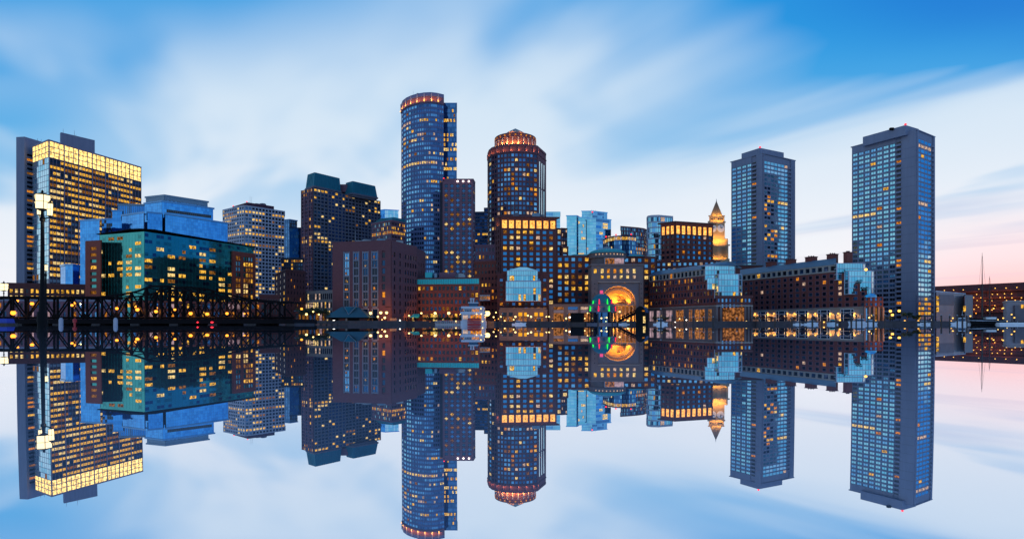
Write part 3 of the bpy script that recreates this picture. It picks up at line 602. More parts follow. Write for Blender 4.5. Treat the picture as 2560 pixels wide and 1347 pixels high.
B.w.prism(offset(P, .2), H - .01, H + .6, 'tower_brown')
cxp = sx(1288.5, 478); rr = (sx(1341, 478) - sx(1236, 478)) / 2; cen = (cxp, 464 + rr + 2, 0); Dd = 466
q = MB(); zt, zb = sz(331, Dd), H; q.lathe(cen, [(rr - .6, zb), (rr - .6, zt - 3.5), (rr, zt - 3.5), (rr, zt), (0, zt + .3)], 'tower_brown', 40, smooth=False)
for k in range(24):
    a = 2 * pi * (k + .5) / 24; q.box((cen[0] + (rr - .3) * cos(a), cen[1] + (rr - .3) * sin(a), (zb + zt - 3.5) / 2), (.9, .8, zt - zb - 3.6), 'pale_concrete', a)
B.part('drum', q)
q = MB()
for k in range(24):
    a = 2 * pi * k / 24; q.box((cen[0] + rr * cos(a), cen[1] + rr * sin(a), zt - 1.7), (.25, 1.2, 1.3), 'Lo', a)
B.part('drum_window', q); B.extra[-1] = ('drum_window', q, None)
q = MB(); q.lathe(cen, [(rr * .46, zt), (rr * .46, sz(329.5, Dd + 12)), (0, sz(315.5, Dd + 12))], 'stone', 10, smooth=False); B.part('cone_roof', q)
for k in range(12):
    a = pi + pi * (k + .5) / 12
    B.lights.append(((cen[0] + (rr + 1.6) * cos(a), cen[1] + (rr + 1.6) * sin(a), zb + 1.2), 2600 if 2 < k < 8 else 1200, (1, .42, .07), .3))
for k in (2, 5, 8):
    a = pi + pi * (k + .5) / 11; B.lights.append(((cen[0] + rr * .72 * cos(a), cen[1] + rr * .72 * sin(a), zt + 1.2), 3000, (1, .30, .03), .3))
B.finish()
# 15 harbour hotel, main blocks
ROW = ('Ghotel', 'Ghotel', 'Ghotel2', 'Ghotel', 'Gblue'); RL = ('Lw', 'Ly', 'Lp', 'Ly', 'Ld')
def lit_niches(B, p0, p1, H, px0, n, wpx, gpx, ztop, zbot, D, power):
    """row of deep openings under the cornice, glowing back panels standing in for most of the lamplight"""
    u = p1 - p0; L_ = u.length; un = u / L_; nn = Vector((un.y, -un.x)); s = D / FOC
    w, g = wpx * s, (wpx + gpx) * s; a = px0
    lm = MB()
    for k in range(n + 1):
        e0 = 0 if k == 0 else a + (k - 1) * g + w; e1 = L_ if k == n else a + k * g
        B.w.slab(p0, un, nn, e0, e1, zbot, ztop, 0, .8, 'red_brick')
    for k in range(n):
        b0 = a + k * g; b = p0 + un * (b0 + w / 2) + nn * .65
        q = MB(); q.slab(p0, un, nn, b0, b0 + w, zbot, ztop, -.02, .1, 'Lniche_glow'); q.slab(p0, un, nn, b0 + w * .44, b0 + w * .58, ztop - 1.9, ztop - 1.3, .1, .4, 'black_steel'); B.part('niche', q)  # back panel emits the lamplight of the opening itself
        B.lights.append(((b.x, b.y, zbot + .5), power, (1, .45, .10), .3))
        lm.slab(p0, un, nn, b0 + w * .3, b0 + w * .7, zbot, zbot + .3, .5, .75, 'Lcrown')
    B.part('floodlight', lm)
B = Building('harbour_hotel', 'dark red brick hotel with eight glowing orange openings under its roof, left of the arch', 'hotel')
P, H = B.block([(1241, 549), (1252, 544), (1391, 546.8)], 330, 1, core='dark_brick', cap=('dark_brick', 1.3, .8))
zt, zb = sz(550.5, 330), sz(570, 330)
B.w.slab(P[1], (P[2] - P[1]).normalized(), Vector(((P[2] - P[1]).normalized().y, -(P[2] - P[1]).normalized().x)), 0, (P[2] - P[1]).length, zt, H - .01, 0, .8, 'red_brick')
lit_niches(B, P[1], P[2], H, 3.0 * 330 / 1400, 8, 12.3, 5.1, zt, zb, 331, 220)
rr_ = {0: .65, 1: .15, 2: .15, 3: .45, 4: .0, 5: .1, 6: .15, 7: .2, 8: .35, 9: .6, 10: .5, 11: .4, 12: .4, 13: .4}
B.facade(P[1], P[2], -1, zb, nx=8, nz=18, pw=.45, sh=.42, dep=.6, wall='dark_brick', span='red_brick', glass=ROW, lit=.2, rows=rr_, lits=RL, m=(.015, .04, 0, .012))
B.facade(P[0], P[1], -1, H, nx=2, nz=18, pw=.5, sh=.4, dep=.8, wall='dark_brick', glass=('Gdark', 'Gdeep'), lit=.1, lits=('Ld', 'Lo'), m=(0, 0, 0, .1))
b = P[0].lerp(P[1], .5); B.lights.append(((b.x - 1.6, b.y - 1, zb + 1.5), 250, (1, .38, .06), .3))
roof_kit(B, P, H + .8, 4, 11); B.block([(1391, 572), (1404, 573)], 336, 0, faces=(dict(nx=1, nz=17, pw=.4, sh=.4, dep=.4, wall='dark_brick', glass=ROW, lit=.1),), core='dark_brick', cap=('dark_brick', .3, .5))
B.block([(1404, 617), (1420, 618)], 336, 0, faces=(dict(nx=1, nz=13, pw=.4, sh=.4, dep=.4, wall='dark_brick', glass=ROW, lit=.1),), core='dark_brick', cap=('dark_brick', .3, .5))
P2, H2 = B.block([(1391, 641), (1640, 644)], 333, 0, faces=(dict(nx=15, nz=12, pw=.45, sh=.42, dep=.5, wall='dark_brick', span='brick', glass=ROW, lit=.3, rows={0: .35, 1: .55, 2: .45, 3: .6, 4: .65, 5: .4, 6: .5, 7: .6}, lits=RL),), core='dark_brick', cap=('dark_brick', .6, .6), depth=18)
for a, b, py in ((1424, 1484, 636.5), (1568, 1612, 637.5)):
    q = MB(); p0, p1 = Vector((sx(a, 336), 336)), Vector((sx(b, 336), 336)); pl = close([p0, p1], 14); q.loft(pl, H2 + .6, offset(pl, -2.4), sz(py - 2, 336), 'copper'); B.part('copper_roof', q)
B.finish()
B = Building('hotel_forebuilding', 'low brick front building with a projecting glass bay, below the orange lit hotel', 'building')
P, H = B.block([(1243, 688), (1372, 688)], 304, 0, faces=(dict(nx=8, nz=7, pw=.55, sh=.45, wall='dark_brick', glass=('Gnavy2', 'Gdark'), lit=.22, lits=('Lo', 'Ld', 'Ly'), m=(.02, .02, .30, .05), dep=.3),), core='dark_brick', depth=20)
q = MB(); p0 = Vector((sx(1250, 298), 298)); pl = close([p0, Vector((sx(1366, 298), 298))], 5); q.prism(pl, -1, sz(771, 298), 'granite'); q.prism(offset(pl, .35), sz(771, 298), sz(769.5, 298), 'granite')
ux = Vector((1, 0)); nn = Vector((0, -1)); s_ = 298 / FOC
for k in range(7): q.slab(p0, ux, nn, k * 116 * s_ / 6 - .5, k * 116 * s_ / 6 + .5, -1, sz(773, 298), 0, .4, 'granite')
B.part('granite_base', q)
for k, (a, b) in enumerate(((1257, 1282), (1296, 1317), (1336, 1358))):
    q = MB(); q.slab(p0, ux, nn, (a - 1250) * s_, (b - 1250) * s_, sz(790, 298), sz(781, 298), .02, .25, 'amber_sign' if k else 'Gdark'); B.part('lit_transom', q)
    q = MB(); q.slab(p0, ux, nn, (a - 1250) * s_, (b - 1250) * s_, 1.7, sz(792, 298), .02, .2, 'Lshop'); B.part('shop_window', q)
q = MB()
bay = [(1267.5, 691), (1267.5, 675), (1332, 675), (1332, 691)]
def glassbay(name, pxs, py0, py1, D, dep, nz, lits=.1, dome=False):
    g = MB(); z1, z0 = sz(py0, D), sz(py1, D)
    e = [Vector((sx(px, D + dd), D + dd)) for px, dd in pxs]; pl = close(e, dep); g.prism(pl, z0, z1, 'Gdeep')
    for i in range(len(e) - 1):
        u = e[i + 1] - e[i]; L_ = u.length; un = u / L_; n_ = Vector((un.y, -un.x)); nx = max(1, round(L_ / 1.3)); fh = (z1 - z0) / nz
        for j in range(nz):
            for k in range(nx):
                m_ = R.choice(('Gaqua', 'Gaqua', 'Gaqua', 'Gcyan')) if R.random() > lits else R.choice(('Lw', 'Ly', 'Gdark'))
                if j == nz - 1: m_ = 'Gcyan'
                t_ = R.uniform(-.02, .02)
                g.slab(e[i], un, n_, k * L_ / nx + .07, (k + 1) * L_ / nx - .07, z0 + j * fh + .3, z0 + (j + 1) * fh - .05, 0, .1, m_, (t_, t_))
            g.slab(e[i], un, n_, -.1, L_ + .1, z0 + j * fh, z0 + j * fh + .3, 0, .3, 'white_frame')
        g.slab(e[i], un, n_, -.1, L_ + .1, z1 - .25, z1 + .05, 0, .35, 'white_frame')
        g.slab(e[i], un, n_, -.12, .12, z0, z1 - .3, .02, .28, 'white_frame'); g.slab(e[i], un, n_, L_ - .12, L_ + .12, z0, z1 - .3, .03, .27, 'white_frame')
    return g
B.part('glass_bay', glassbay('', [(1265, 0), (1352, 0)], 703, 753, 297.5, 7, 3, .22)); B.part('glass_bay', glassbay('', [(1268, 0), (1344, 0)], 676, 702.6, 300, 7, 2, .08))
q = MB(); p = close([Vector((sx(1270, 301), 301)), Vector((sx(1343, 301), 301))], 8); c_ = (p[0] + p[2]) / 2; q.loft(p, sz(676, 301), [c_ + (v - c_) * .25 for v in p], sz(668, 304), 'Gcyan'); B.part('bay_roof', q)
B.finish()
B = Building('shop_arcade', 'two storey granite shop arcade with lit upper windows between the hotel and the domed pavilion', 'building')
P, H = B.block([(1372, 762), (1484, 762)], 301, 0, core='granite', depth=12, cap=('granite', .4, .4))
for k, (a, b) in enumerate(((1384, 1409), (1420, 1445), (1452, 1478))):
    q = MB(); s_ = 301 / FOC; p0 = P[0]; q.slab(p0, ux, nn, (a - 1372) * s_, (b - 1372) * s_, sz(774, 301), sz(767, 301), .02, .2, ('Lshop', 'Gnavy2', 'Lp')[k]); q.slab(p0, ux, nn, (a - 1372) * s_, (b - 1372) * s_, sz(782, 301), sz(775, 301), .02, .5, 'pale_panel'); q.slab(p0, ux, nn, (a - 1372) * s_, (b - 1372) * s_, 1.7, sz(783, 301), .02, .2, 'Lshop'); B.part('shopfront', q)
for k in range(4): B.w.slab(P[0], ux, nn, (k * 36 + .5) * 301 / FOC, (k * 36 + 3) * 301 / FOC, -1, H - .02, 0, .5, 'granite')
B.finish()
# 16 monumental arch and rotunda
B = Building('arch_building', 'grey stone gateway block with a huge golden lit arch and green domed rotunda', 'building')
D = 312; s_ = D / FOC; p0 = Vector((sx(1478.6, D), D)); X = lambda px: (px - 1478.6) * s_
Zt = sz(664.3, D); zc0 = sz(760, D); ar = 45 * s_; ac = X(1546); FR = 2.2
w = B.w; Wd = X(1608.4)
w.slab(p0, ux, nn, 0, X(1495), -1, Zt, -14, 0, 'granite'); w.slab(p0, ux, nn, X(1599), Wd, -1, Zt, -14, 0, 'granite')
w.slab(p0, ux, nn, X(1495), X(1599), sz(706, D), Zt, -14, 0, 'granite'); w.slab(p0, ux, nn, -.5, Wd + .5, Zt, Zt + 1, -14.5, .5, 'granite')
w.slab(p0, ux, nn, X(1495), X(1599), sz(704, D), sz(706, D) , 0, .25, 'stone')
vs = []; fs = []; nA_ = 40
for k in range(nA_ + 1):           # the sunk panel round the arch, then the barrel vault behind it
    a = pi * k / nA_; ca, sa = cos(a), sin(a)
    hx = X(1599) - ac if ca >= 0 else ac - X(1495); hz = sz(706, D) - zc0
    t = min(hx / abs(ca) if abs(ca) > 1e-6 else 1e9, hz / sa if sa > 1e-6 else 1e9)
    for r_ in (ar, t): vs.append((p0.x + ac + ca * r_, D + 1.0, zc0 + sa * r_))
for k in range(nA_): fs.append((2 * k, 2 * k + 1, 2 * k + 3, 2 * k + 2))
q = MB(); q.add(vs, fs, 'grey_panel')
for a, b in ((X(1495), ac - ar), (ac + ar, X(1599))): q.slab(p0, ux, nn, a, b, -1, zc0, -14, -1.0, 'grey_panel')
B.part('sunk_panel', q)
q = MB(); prof = [(ar + .3, 1.0), (ar, .8), (ar - .4, 1.6), (ar - .4, 4), (ar - 2.0, 4), (ar - 2.0, 5.2), (ar - 1.2, 5.2), (ar - 1.2, 9), (ar - 3.4, 9), (ar - 3.4, 10.2), (ar - 2.4, 10.2), (ar - 2.4, 14)]; vs = []; fs = []
for r_, y in prof:
    for k in range(nA_ + 1):
        a = pi * k / nA_; vs.append((p0.x + ac + cos(a) * r_, D + y, zc0 + sin(a) * r_))
m_ = nA_ + 1
for j in range(len(prof) - 1):
    for k in range(nA_): fs.append((j * m_ + k, j * m_ + k + 1, (j + 1) * m_ + k + 1, (j + 1) * m_ + k))
q.add(vs, fs, 'stone'); B.part('vault', q)
q = MB()
for j in range(3):
    for k in range(2, 27):
        a = pi * (k + .5) / 29; r_ = (ar - .42, ar - 1.22, ar - 1.22)[j]; q.box((p0.x + ac + cos(a) * r_, D + (2.8, 6.3, 7.8)[j], zc0 + sin(a) * r_), (.7, 1.0, .7), 'dark_brick')
B.part('coffer', q)
q = MB(); q.slab(p0, ux, nn, ac - ar, ac + ar, -1, zc0 + ar, -14.6, -14, 'stone')
for k in range(6): q.slab(p0, ux, nn, ac + ar * .18, ac + ar * .62, zc0 + 1.2 + k * 1.3, zc0 + 1.55 + k * 1.3, -13.95, -13.6, 'dark_brick')
q.slab(p0, ux, nn, ac - ar, ac + ar, zc0 - .8, zc0 - .1, -13.9, -2, 'stone')
for k in range(9): 
    xk = ac - ar + (k + .5) * ar * 2 / 9; q.tube((p0.x + xk, D + 3.2, QZ), (p0.x + xk, D + 3.2, zc0 - .8), .42, 'stone', .36, 10)
B.part('colonnade', q)
for x_, y_, z_, pw_ in ((.55, 3.2, .8, 700), (-.3, 4, .8, 700), (.8, 7, .8, 600), (.1, 11.5, .9, 900), (.5, 11.5, 5, 500), (-.6, 8, .8, 500), (.3, 1.8, 3, 250), (.0, 5, -3.5, 220), (.6, 5, -3.5, 220)):
    B.lights.append(((p0.x + ac + ar * x_, D + y_, zc0 + z_), pw_ * 5.5, (1, .33, .014), .3, (0, .25, 1)))
for f_ in (-.7, -.2, .3, .8): B.lights.append(((p0.x + ac + ar * f_, D + .6, 3.2), 1500, (1, .36, .02), .2, (0, 1, .35)))
for px, a, b, mats in [(x_, 672.5, 683, None) for x_ in (1488, 1505.5, 1521, 1537, 1553, 1569, 1585.5)] + [(x_, 688.5, 696, None) for x_ in (1505.5, 1521, 1537, 1553, 1569, 1585.5)]:
    B.win.append((p0, ux, nn, X(px - 3.3), X(px + 3.3), sz(b, D), sz(a, D), R.choice(('Ly', 'Gblue', 'Lp', 'Gblue', 'Lo', 'Lw')), None, None))
for px in (1487, 1603):
    for k in range(5): B.win.append((p0, ux, nn, X(px - 1), X(px + 1), sz(711 + k * 12, D), sz(708 + k * 12, D), 'Gdark', None, None))
q = MB(); c = (sx(1519, 334), 336, 0); r_ = 48.5 * 326 / FOC; zd = sz(643, 326)
q.lathe(c, [(r_ * .9, sz(664, 326)), (r_ * .9, zd), (r_, zd), (r_, sz(632, 326)), (r_ + .4, sz(632, 326)), (r_ + .4, sz(631, 326)), (0, sz(631, 326))], 'granite', 48, smooth=False); B.part('rotunda', q)
q = MB(); q.lathe(c, [((r_ - .3) * cos(a), sz(631, 326) + 3.4 * sin(a)) for a in [k * pi / 2 / 10 for k in range(11)]], 'copper', 48); q.lathe(c, [(2.6, sz(616, 326)), (2.6, sz(614.5, 326)), (1.8, sz(612.5, 326)), (0, sz(611.5, 326))], 'grey_metal', 24); B.part('dome', q)
q = MB()
for k in range(9):
    a = -pi / 2 + (k - 4) * .19; q.box((c[0] + r_ * cos(a), c[1] + r_ * sin(a), sz(635.5, 326)), (.25, .7, .7), 'Lp', a)
B.part('porthole', q)
q = MB(); 
for k in range(8): q.box((sx(1516 + k * 5.9, 322), 322.5 + abs(k - 3.5) * .12, sz(654.5, 322)), (1.2, .3, 4.2), 'Lshop' if k < 4 else 'Lviolet')
q.box((sx(1536.7, 322), 323.1, sz(654.5, 322)), (11.3, .6, 4.6), 'white_frame'); B.part('rotunda_window', q)
B.finish()
# 17 glass towers behind the hotel
B = Building('aqua_glass_block', 'blue glass block directly behind the orange lit hotel roof', 'office block')
B.block([(1341.7, 531.5), (1400.5, 531.5)], 640, 0, faces=(dict(nx=10, nz=30, pw=.04, sh=.14, dep=.2, wall='Gpale', glass=('Gcyan', 'Gblue', 'Gaqua'), lit=.0),), core='Gnavy', cap=('Gcyan', .3, 1)); B.finish()
B = Building('narrow_dark_block', 'narrow dark office between the hotel and the glass trio', 'office block')
B.block([(1403, 572), (1418, 573)], 610, 0, faces=(dict(nx=3, nz=24, pw=.4, sh=.4, wall='dark_brick', glass=('Gdark', 'Gdeep'), lit=.15, lits=('Lp', 'Lo')),), core='Gdark'); B.finish()
B = Building('glass_cluster_tower', 'cluster of pale turquoise glass shafts rising behind the arch', 'office tower')
gl_ = lambda nx, l=.05, g=('Gcyan', 'Gaqua', 'Gcyan'): dict(nx=nx, nz=34, pw=.03, sh=.18, dep=.12, wall='Gblue', glass=g, lit=l, lits=('Lw', 'Lp'), clump=.5)
B.block([(1416.5, 540.7), (1441.5, 540.5), (1447, 543)], 612, 1, faces=(gl_(7), gl_(2, 0, ('Gdark',))), core='Gnavy')
B.block([(1446, 544.7), (1467, 544.5), (1475, 547)], 604, 1, faces=(gl_(6), gl_(2, 0, ('Gnavy',))), core='Gnavy')
B.block([(1454.5, 529.2), (1481, 529), (1518, 533)], 630, 1, faces=(gl_(6), gl_(9, .03, ('Gblue', 'Gnavy2'))), core='Gnavy')
B.block([(1467, 547.2), (1490, 547), (1527.5, 551)], 598, 1, faces=(gl_(6), gl_(9, .12, ('Gblue', 'Gsky2', 'Gnavy2'))), core='Gnavy')
for px in (1479, 1483, 1489): mast(B, px, 524 + px % 3, 531, 634)
beacon(B, 1481, 530, 629, .8)
B.finish()
B = Building('curved_crown_office', 'blue office with a curved yellow lit top floor behind the green dome', 'office')
pts = [(1508, 601), (1520, 595), (1535, 591.5), (1555, 590), (1572, 590.5), (1590, 593)]
B.block(pts, 520, 3, faces=[dict(nx=k, nz=20, pw=.2, sh=.3, dep=.3, wall='Gnavy', glass=('Gnavy2', 'Gblue', 'Gcyan', 'Gnavy'), lit=.06, rows={0: 1.0, 6: .3, 7: .5}, lits=('Lw', 'Ly', 'Lp')) for k in (3, 4, 5, 5, 5)], core='Gnavy', cap=('dark_spandrel', .4, .6))
beacon(B, 1515, 592, 522, .8); beacon(B, 1540, 587, 518, .8)
B.finish()
B = Building('striped_tower', 'dark purple tower with fine white vertical stripes and curved top behind the arch', 'office tower')
pts = [(1552, 567.5), (1572, 569), (1595, 571), (1609, 573), (1617, 576)]
B.block(pts, 600, 1, faces=[dict(nx=k, nz=26, pw=.35, sh=.25, dep=.3, wall='tower_brown', glass=('Gdark', 'Gnavy2', 'Gnavy', 'Gcyan'), lit=.05, rows={5: .6, 6: .4}, lits=('Lo', 'Lp')) for k in (9, 9, 6, 3)], core='dark_spandrel')
beacon(B, 1578, 586, 590, .8)
B.finish()
# 18 right of the arch
B = Building('rounded_glass_building', 'white banded rounded glass building left of the second orange topped hotel block', 'building')
pts = [(1618, 547), (1621, 543), (1630, 541.5), (1646, 541), (1681, 544)]
fb = dict(nz=20, pw=.06, sh=.24, dep=.35, wall='white_frame', glass=('Gblue', 'Gcyan', 'Gaqua', 'Gdeep'), lit=.04, lits=('Ly', 'Lp'))
B.block(pts, 400, 3, faces=(dict(nx=2, **fb), dict(nx=3, **fb), dict(nx=4, **fb), dict(nx=7, **fb)), core='Gnavy')
mast(B, 1639, 538, 542, 402, .8, 'roof_unit'); B.finish()
B = Building('orange_topped_block', 'smaller dark brick block with glowing orange openings beside the clock tower', 'hotel')
P, H = B.block([(1653.6, 561), (1687.4, 556.5), (1781, 562.5)], 370, 1, core='dark_brick', cap=('dark_brick', 1.3, .8))
for a, b, x0, n_, wp in ((0, 1, 1.0, 3, 9.3), (1, 2, .8, 7, 9.2)):
    zt, zb = sz(564, 370), sz(584.5, 370); u = (P[b] - P[a]).normalized(); L_ = (P[b] - P[a]).length; s_ = L_ / (P[b] - P[a]).length
    B.w.slab(P[a], u, Vector((u.y, -u.x)), 0, L_, zt, H - .01, 0, .8, 'red_brick')
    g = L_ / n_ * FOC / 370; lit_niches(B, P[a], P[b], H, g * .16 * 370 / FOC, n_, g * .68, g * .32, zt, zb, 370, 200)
    B.facade(P[a], P[b], -1, zb, nx=n_, nz=18, pw=.45, sh=.45, dep=.6, wall='dark_brick', span='red_brick', glass=('Gdark', 'Gdeep') if a == 0 else ('Ghotel', 'Ghotel2', 'Ghotel', 'Gdeep'), lit=.06, rows={2: .1, 3: .2, 5: .45}, lits=('Lp', 'Lw', 'Lo'))
B.finish()
B = Building('rear_brick_wing', 'low dark brick wing with blue windows between the arch and the wharf apartments', 'building')
B.block([(1640, 655), (1800, 652)], 352, 1, faces=(dict(nx=12, nz=12, pw=.5, sh=.5, wall='dark_brick', glass=('Gnavy2', 'Gblue'), lit=.15, lits=('Lp', 'Lw')),), core='dark_brick', cap=('dark_brick', .3, .3)); B.finish()
# 19 clock tower
B = Building('clock_tower', 'golden floodlit stone clock tower with pointed pyramid roof', 'clock tower')
D = 680
def stage(a, c, b, y, D=D): return plan([(a, y + .6), (c, y), (b, y + .6)], D, 1)
def sq(a, c, b, y, ztop, zbot, mat, mb): p, h = stage(a, c, b, y); pl = close(p); mb.prism(pl, sz(zbot, D), sz(ztop, D), mat); return pl
w = B.w; stn = 'tower_stone'
sq(1776, 1796, 1824, 646, 646, 815, stn, w)
pl = sq(1778, 1797, 1821, 614, 614, 646, stn, w); sq(1774.5, 1797, 1825, 610, 610.5, 614, stn, w); sq(1779, 1796, 1820, 600, 596, 610.5, stn, w)
ck = sq(1772.5, 1791.5, 1812, 557, 557, 596, stn, w); sq(1769.5, 1791.5, 1814, 553, 552.5, 557, stn, w); up = sq(1773, 1791, 1811, 541, 540, 552.5, stn, w); sq(1771, 1791, 1812.5, 539, 538, 541, stn, w)
q = MB(); p, h = stage(1776, 1790.5, 1806, 538); pl2 = close(p); c = (pl2[0] + pl2[2]) / 2; q.loft(pl2, h, [c + (v - c) * .03 for v in pl2], sz(502, D), 'spire_stone'); q.tube((c.x, c.y, sz(503, D)), (c.x, c.y, sz(496, D)), .5, 'grey_metal', .1); B.part('spire', q)
q = MB()
for e in (0, 1):
    a, b = ck[e], ck[e + 1]; u = (b - a); L_ = u.length; u /= L_; n_ = Vector((u.y, -u.x)); m_ = a + u * L_ / 2; zz0 = sz(571, D); o3 = Vector((m_.x + n_.x * .3, m_.y + n_.y * .3, zz0))
    vs = [o3 + Vector((u.x * cos(t_) * 4.6, u.y * cos(t_) * 4.6, sin(t_) * 4.6)) for t_ in [2 * pi * k / 24 for k in range(24)]]; vs2 = [v - Vector((n_.x, n_.y, 0)) * .3 for v in vs]
    q.add(vs + vs2, [tuple(range(24))] + [(24 + k, 24 + (k + 1) % 24, (k + 1) % 24, k) for k in range(24)], 'white_paint')
    for t_, l_ in ((1.57, 3.6), (.5, 2.6)): q.tube(o3 + Vector((n_.x, n_.y, 0)) * .15, o3 + Vector((n_.x * .15 + u.x * cos(t_) * l_, n_.y * .15 + u.y * cos(t_) * l_, sin(t_) * l_)), .3, 'black_paint', n=4)
B.part('clock_face', q)
q = MB()
for e in (0, 1):
    a, b = pl[e], pl[e + 1]; u = (b - a); L_ = u.length; u /= L_; n_ = Vector((u.y, -u.x))
    for k in range(4): q.slab(a, u, n_, L_ * (.28 + .13 * k), L_ * (.36 + .13 * k), sz(643, D), sz(618, D), .05, .12, 'Gdark')
    for k in range(5): c3 = a + u * L_ * (.255 + .13 * k) + n_ * .5; q.tube((c3.x, c3.y, sz(644, D)), (c3.x, c3.y, sz(616, D)), .55, stn)
B.part('colonnade', q)
q = MB()
for e in (0, 1):
    a, b = up[e], up[e + 1]; u = (b - a); L_ = u.length; u /= L_; n_ = Vector((u.y, -u.x))
    for k in range(3): q.slab(a, u, n_, L_ * (.2 + .22 * k), L_ * (.34 + .22 * k), sz(550, D), sz(545, D), .05, .15, 'Gdark')
B.part('belfry_opening', q)
for pl_, zz, pw_, off, fr in ((ck, sz(604, D), 3800, 7, (.25, .5, .75)), (up, sz(554, D), 1800, 3.2, (.25, .75)), (pl2, sz(539, D), 1300, 3, (.3, .7)), (pl, sz(647, D), 1500, 3.0, (.25, .75)), (pl, sz(612, D), 1500, 3.5, (.3, .7))):
    for e in (0, 1):
        a, b = pl_[e], pl_[e + 1]; n_ = (b - a).normalized(); n_ = Vector((n_.y, -n_.x))
        for f_ in fr: g = a.lerp(b, f_) + n_ * off; B.lights.append(((g.x, g.y, zz), pw_ * 1.0, (1, .44, .05), .5))
B.finish()
# ------------------------------------------------------------------ right half
def harbour_tower(label, pts, D, pent, nl, nr, conc_l, conc_r, balR, dark, name='apartment_tower'):
    B = Building(name, label, 'apartment tower', 'concrete harbour apartment towers')
    P, H = plan(pts, D, 1); poly = close(P); B.w.prism(poly, -1, H, 'concrete')
    top = .035
    gl = ('Gcyan', 'Gblue', 'Gcyan', 'Gblue', 'Gaqua')
    roof_kit(B, poly, H + .4, 4, len(label))
    def bay(i0, i1, nx, a, b, lit_, dk, rows, e, **kw):
        u = P[e + 1] - P[e]; q0, q1 = P[e] + u * a, P[e] + u * b
        B.facade(q0, q1, -1, H, nx=nx, nz=38, pw=.17, sh=.40, **dict(dict(dep=.6, wall='concrete', glass=gl, lit=lit_, rows=rows, lits=('Lp', 'Lw', 'Ly', 'Lo'), clump=.3, m=(0, 0, .03, top), cb=dk, shape='pair'), **kw))
    bay(0, 1, nl, .0, conc_l[0], .05, dark[0], None, 0)
    u = P[1] - P[0]; L_ = u.length; un = u / L_; nn = Vector((un.y, -un.x))
    B.w.slab(P[0], un, nn, L_ * conc_l[1], L_, -1, H - .01, 0, 1.0, 'concrete')
    fh = (H + 1) * (1 - .03 - top) / 38; zb = -1 + (H + 1) * .03
    for k in range(38):
        q = MB(); q.slab(P[0], un, nn, L_ * conc_l[0] + .3, L_ * conc_l[1] - .02, zb + k * fh, zb + k * fh + fh * .42, .02, 1.5, 'concrete'); B.part('balcony', q)
        B.win.append((P[0], un, nn, L_ * conc_l[0] + .4, L_ * conc_l[1] - .1, zb + k * fh + fh * .45, zb + (k + 1) * fh - .1, 'Lo' if R.random() < .12 else 'Gdark', None, None))
    v = P[2] - P[1]; M_ = v.length; vn = v / M_; mn = Vector((vn.y, -vn.x))
    B.w.slab(P[1], vn, mn, 0, M_ * conc_r, -1, H - .01, 0, .8, 'concrete')
    bay(0, 1, nr, conc_r, balR, .06, dark[1], None, 1, dep=.12, shape=None, glass=('Gpale', 'Gcyan', 'Gaqua', 'Gcyan'))
    for k in range(38):
        q = MB(); q.slab(P[1], vn, mn, M_ * balR + .15, M_ * (balR + .07), zb + k * fh, zb + k * fh + fh * .42, .02, 1.4, 'concrete'); B.part('balcony', q)
    B.w.slab(P[1], vn, mn, M_ * (balR + .08), M_, -1, H - .01, 0, .8, 'concrete')
    for k in range(0, 38, 2):      # construction joints of the cast concrete
        B.w.slab(P[0], un, nn, L_ * conc_l[1] + .05, L_ - .05, zb + k * fh, zb + k * fh + .16, .9, 1.03, 'tower_grey')
    q = MB(); p, h = plan(pent, D + 2, 1); q.prism(close(p), H - 2, h, 'concrete'); B.part('penthouse', q)
    B.w.prism(offset(poly, .8), H - .02, H + .5, 'concrete')
    beacon(B, pent[1][0], pent[1][1] - 1.5, D + 3, .7)
    return B
B = harbour_tower('shorter of the twin concrete apartment towers, standing right of the clock tower', [(1829.4, 406.2), (1907, 385), (1985.5, 403)], 388, [(1853.8, 384.5), (1900, 370), (1959.5, 382)], 4, 7, (.663, .825), .02, .78,
    (None, lambda i, j: R.choice(('Gdark', 'Gdeep', 'Gdeep', 'Gcyan', 'Lo', 'Ly')) if 5 < j < 35 and i < 1 + j * .12 and i < 4 and R.random() < .75 else None))
B.finish()
B = harbour_tower('taller of the twin concrete apartment towers, at the right of the skyline', [(2131, 369), (2291, 326.5), (2334, 344)], 344, [(2157, 343), (2263.7, 313), (2297, 323)], 7, 4, (.70, .79), .04, .84,
    (lambda i, j: R.choice(('Gdark', 'Gdeep', 'Gdark', 'Gnavy', 'Lo', 'Gblue')) if j > 25 + (2 if i % 3 else 0) and R.random() < .85 else None, lambda i, j: R.choice(('Gdark', 'Lo', 'Ly', 'Gdeep')) if j > 32 else None))
q = MB(); p = pt(2229, 323, 352); q.box(p, (2.2, 1.5, 1.4), 'black_steel'); B.part('roof_unit', q)
B.finish()
# wharf apartments, left
B = Building('wharf_apartments', 'long brick wharf building with a stepped blue glass corner, left one of the pair', 'apartment building')
P, H = B.block([(1624, 690), (1795, 668.5), (1850, 671)], 284, 1, core='dark_brick', cap=None)
zs_ = H - 17 / 140 * H
lr = {0: .15, 1: .35, 2: .15, 3: .12, 4: .25, 5: .4, 6: .3}
B.facade(P[0], P[1], -1, zs_, nx=22, nz=5, pw=.5, sh=.42, dep=.3, wall='brick', glass=('Gdark', 'Gnavy2', 'Gdeep', 'Gblue'), lit=.2, rows={0: .35, 1: .2, 2: .2, 3: .35, 4: .4}, lits=('Ly', 'Ld', 'Ld', 'Lo'), m=(.01, .01, .30, 0), sur='brown_stone')
B.facade(P[0], P[1], zs_, H, nx=18, nz=1, pw=.35, sh=.30, dep=.5, wall='stone', glass=('Gnavy2', 'Gdark', 'Gdeep'), lit=.15, lits=('Ly', 'Lo'))
c = P; q = MB()
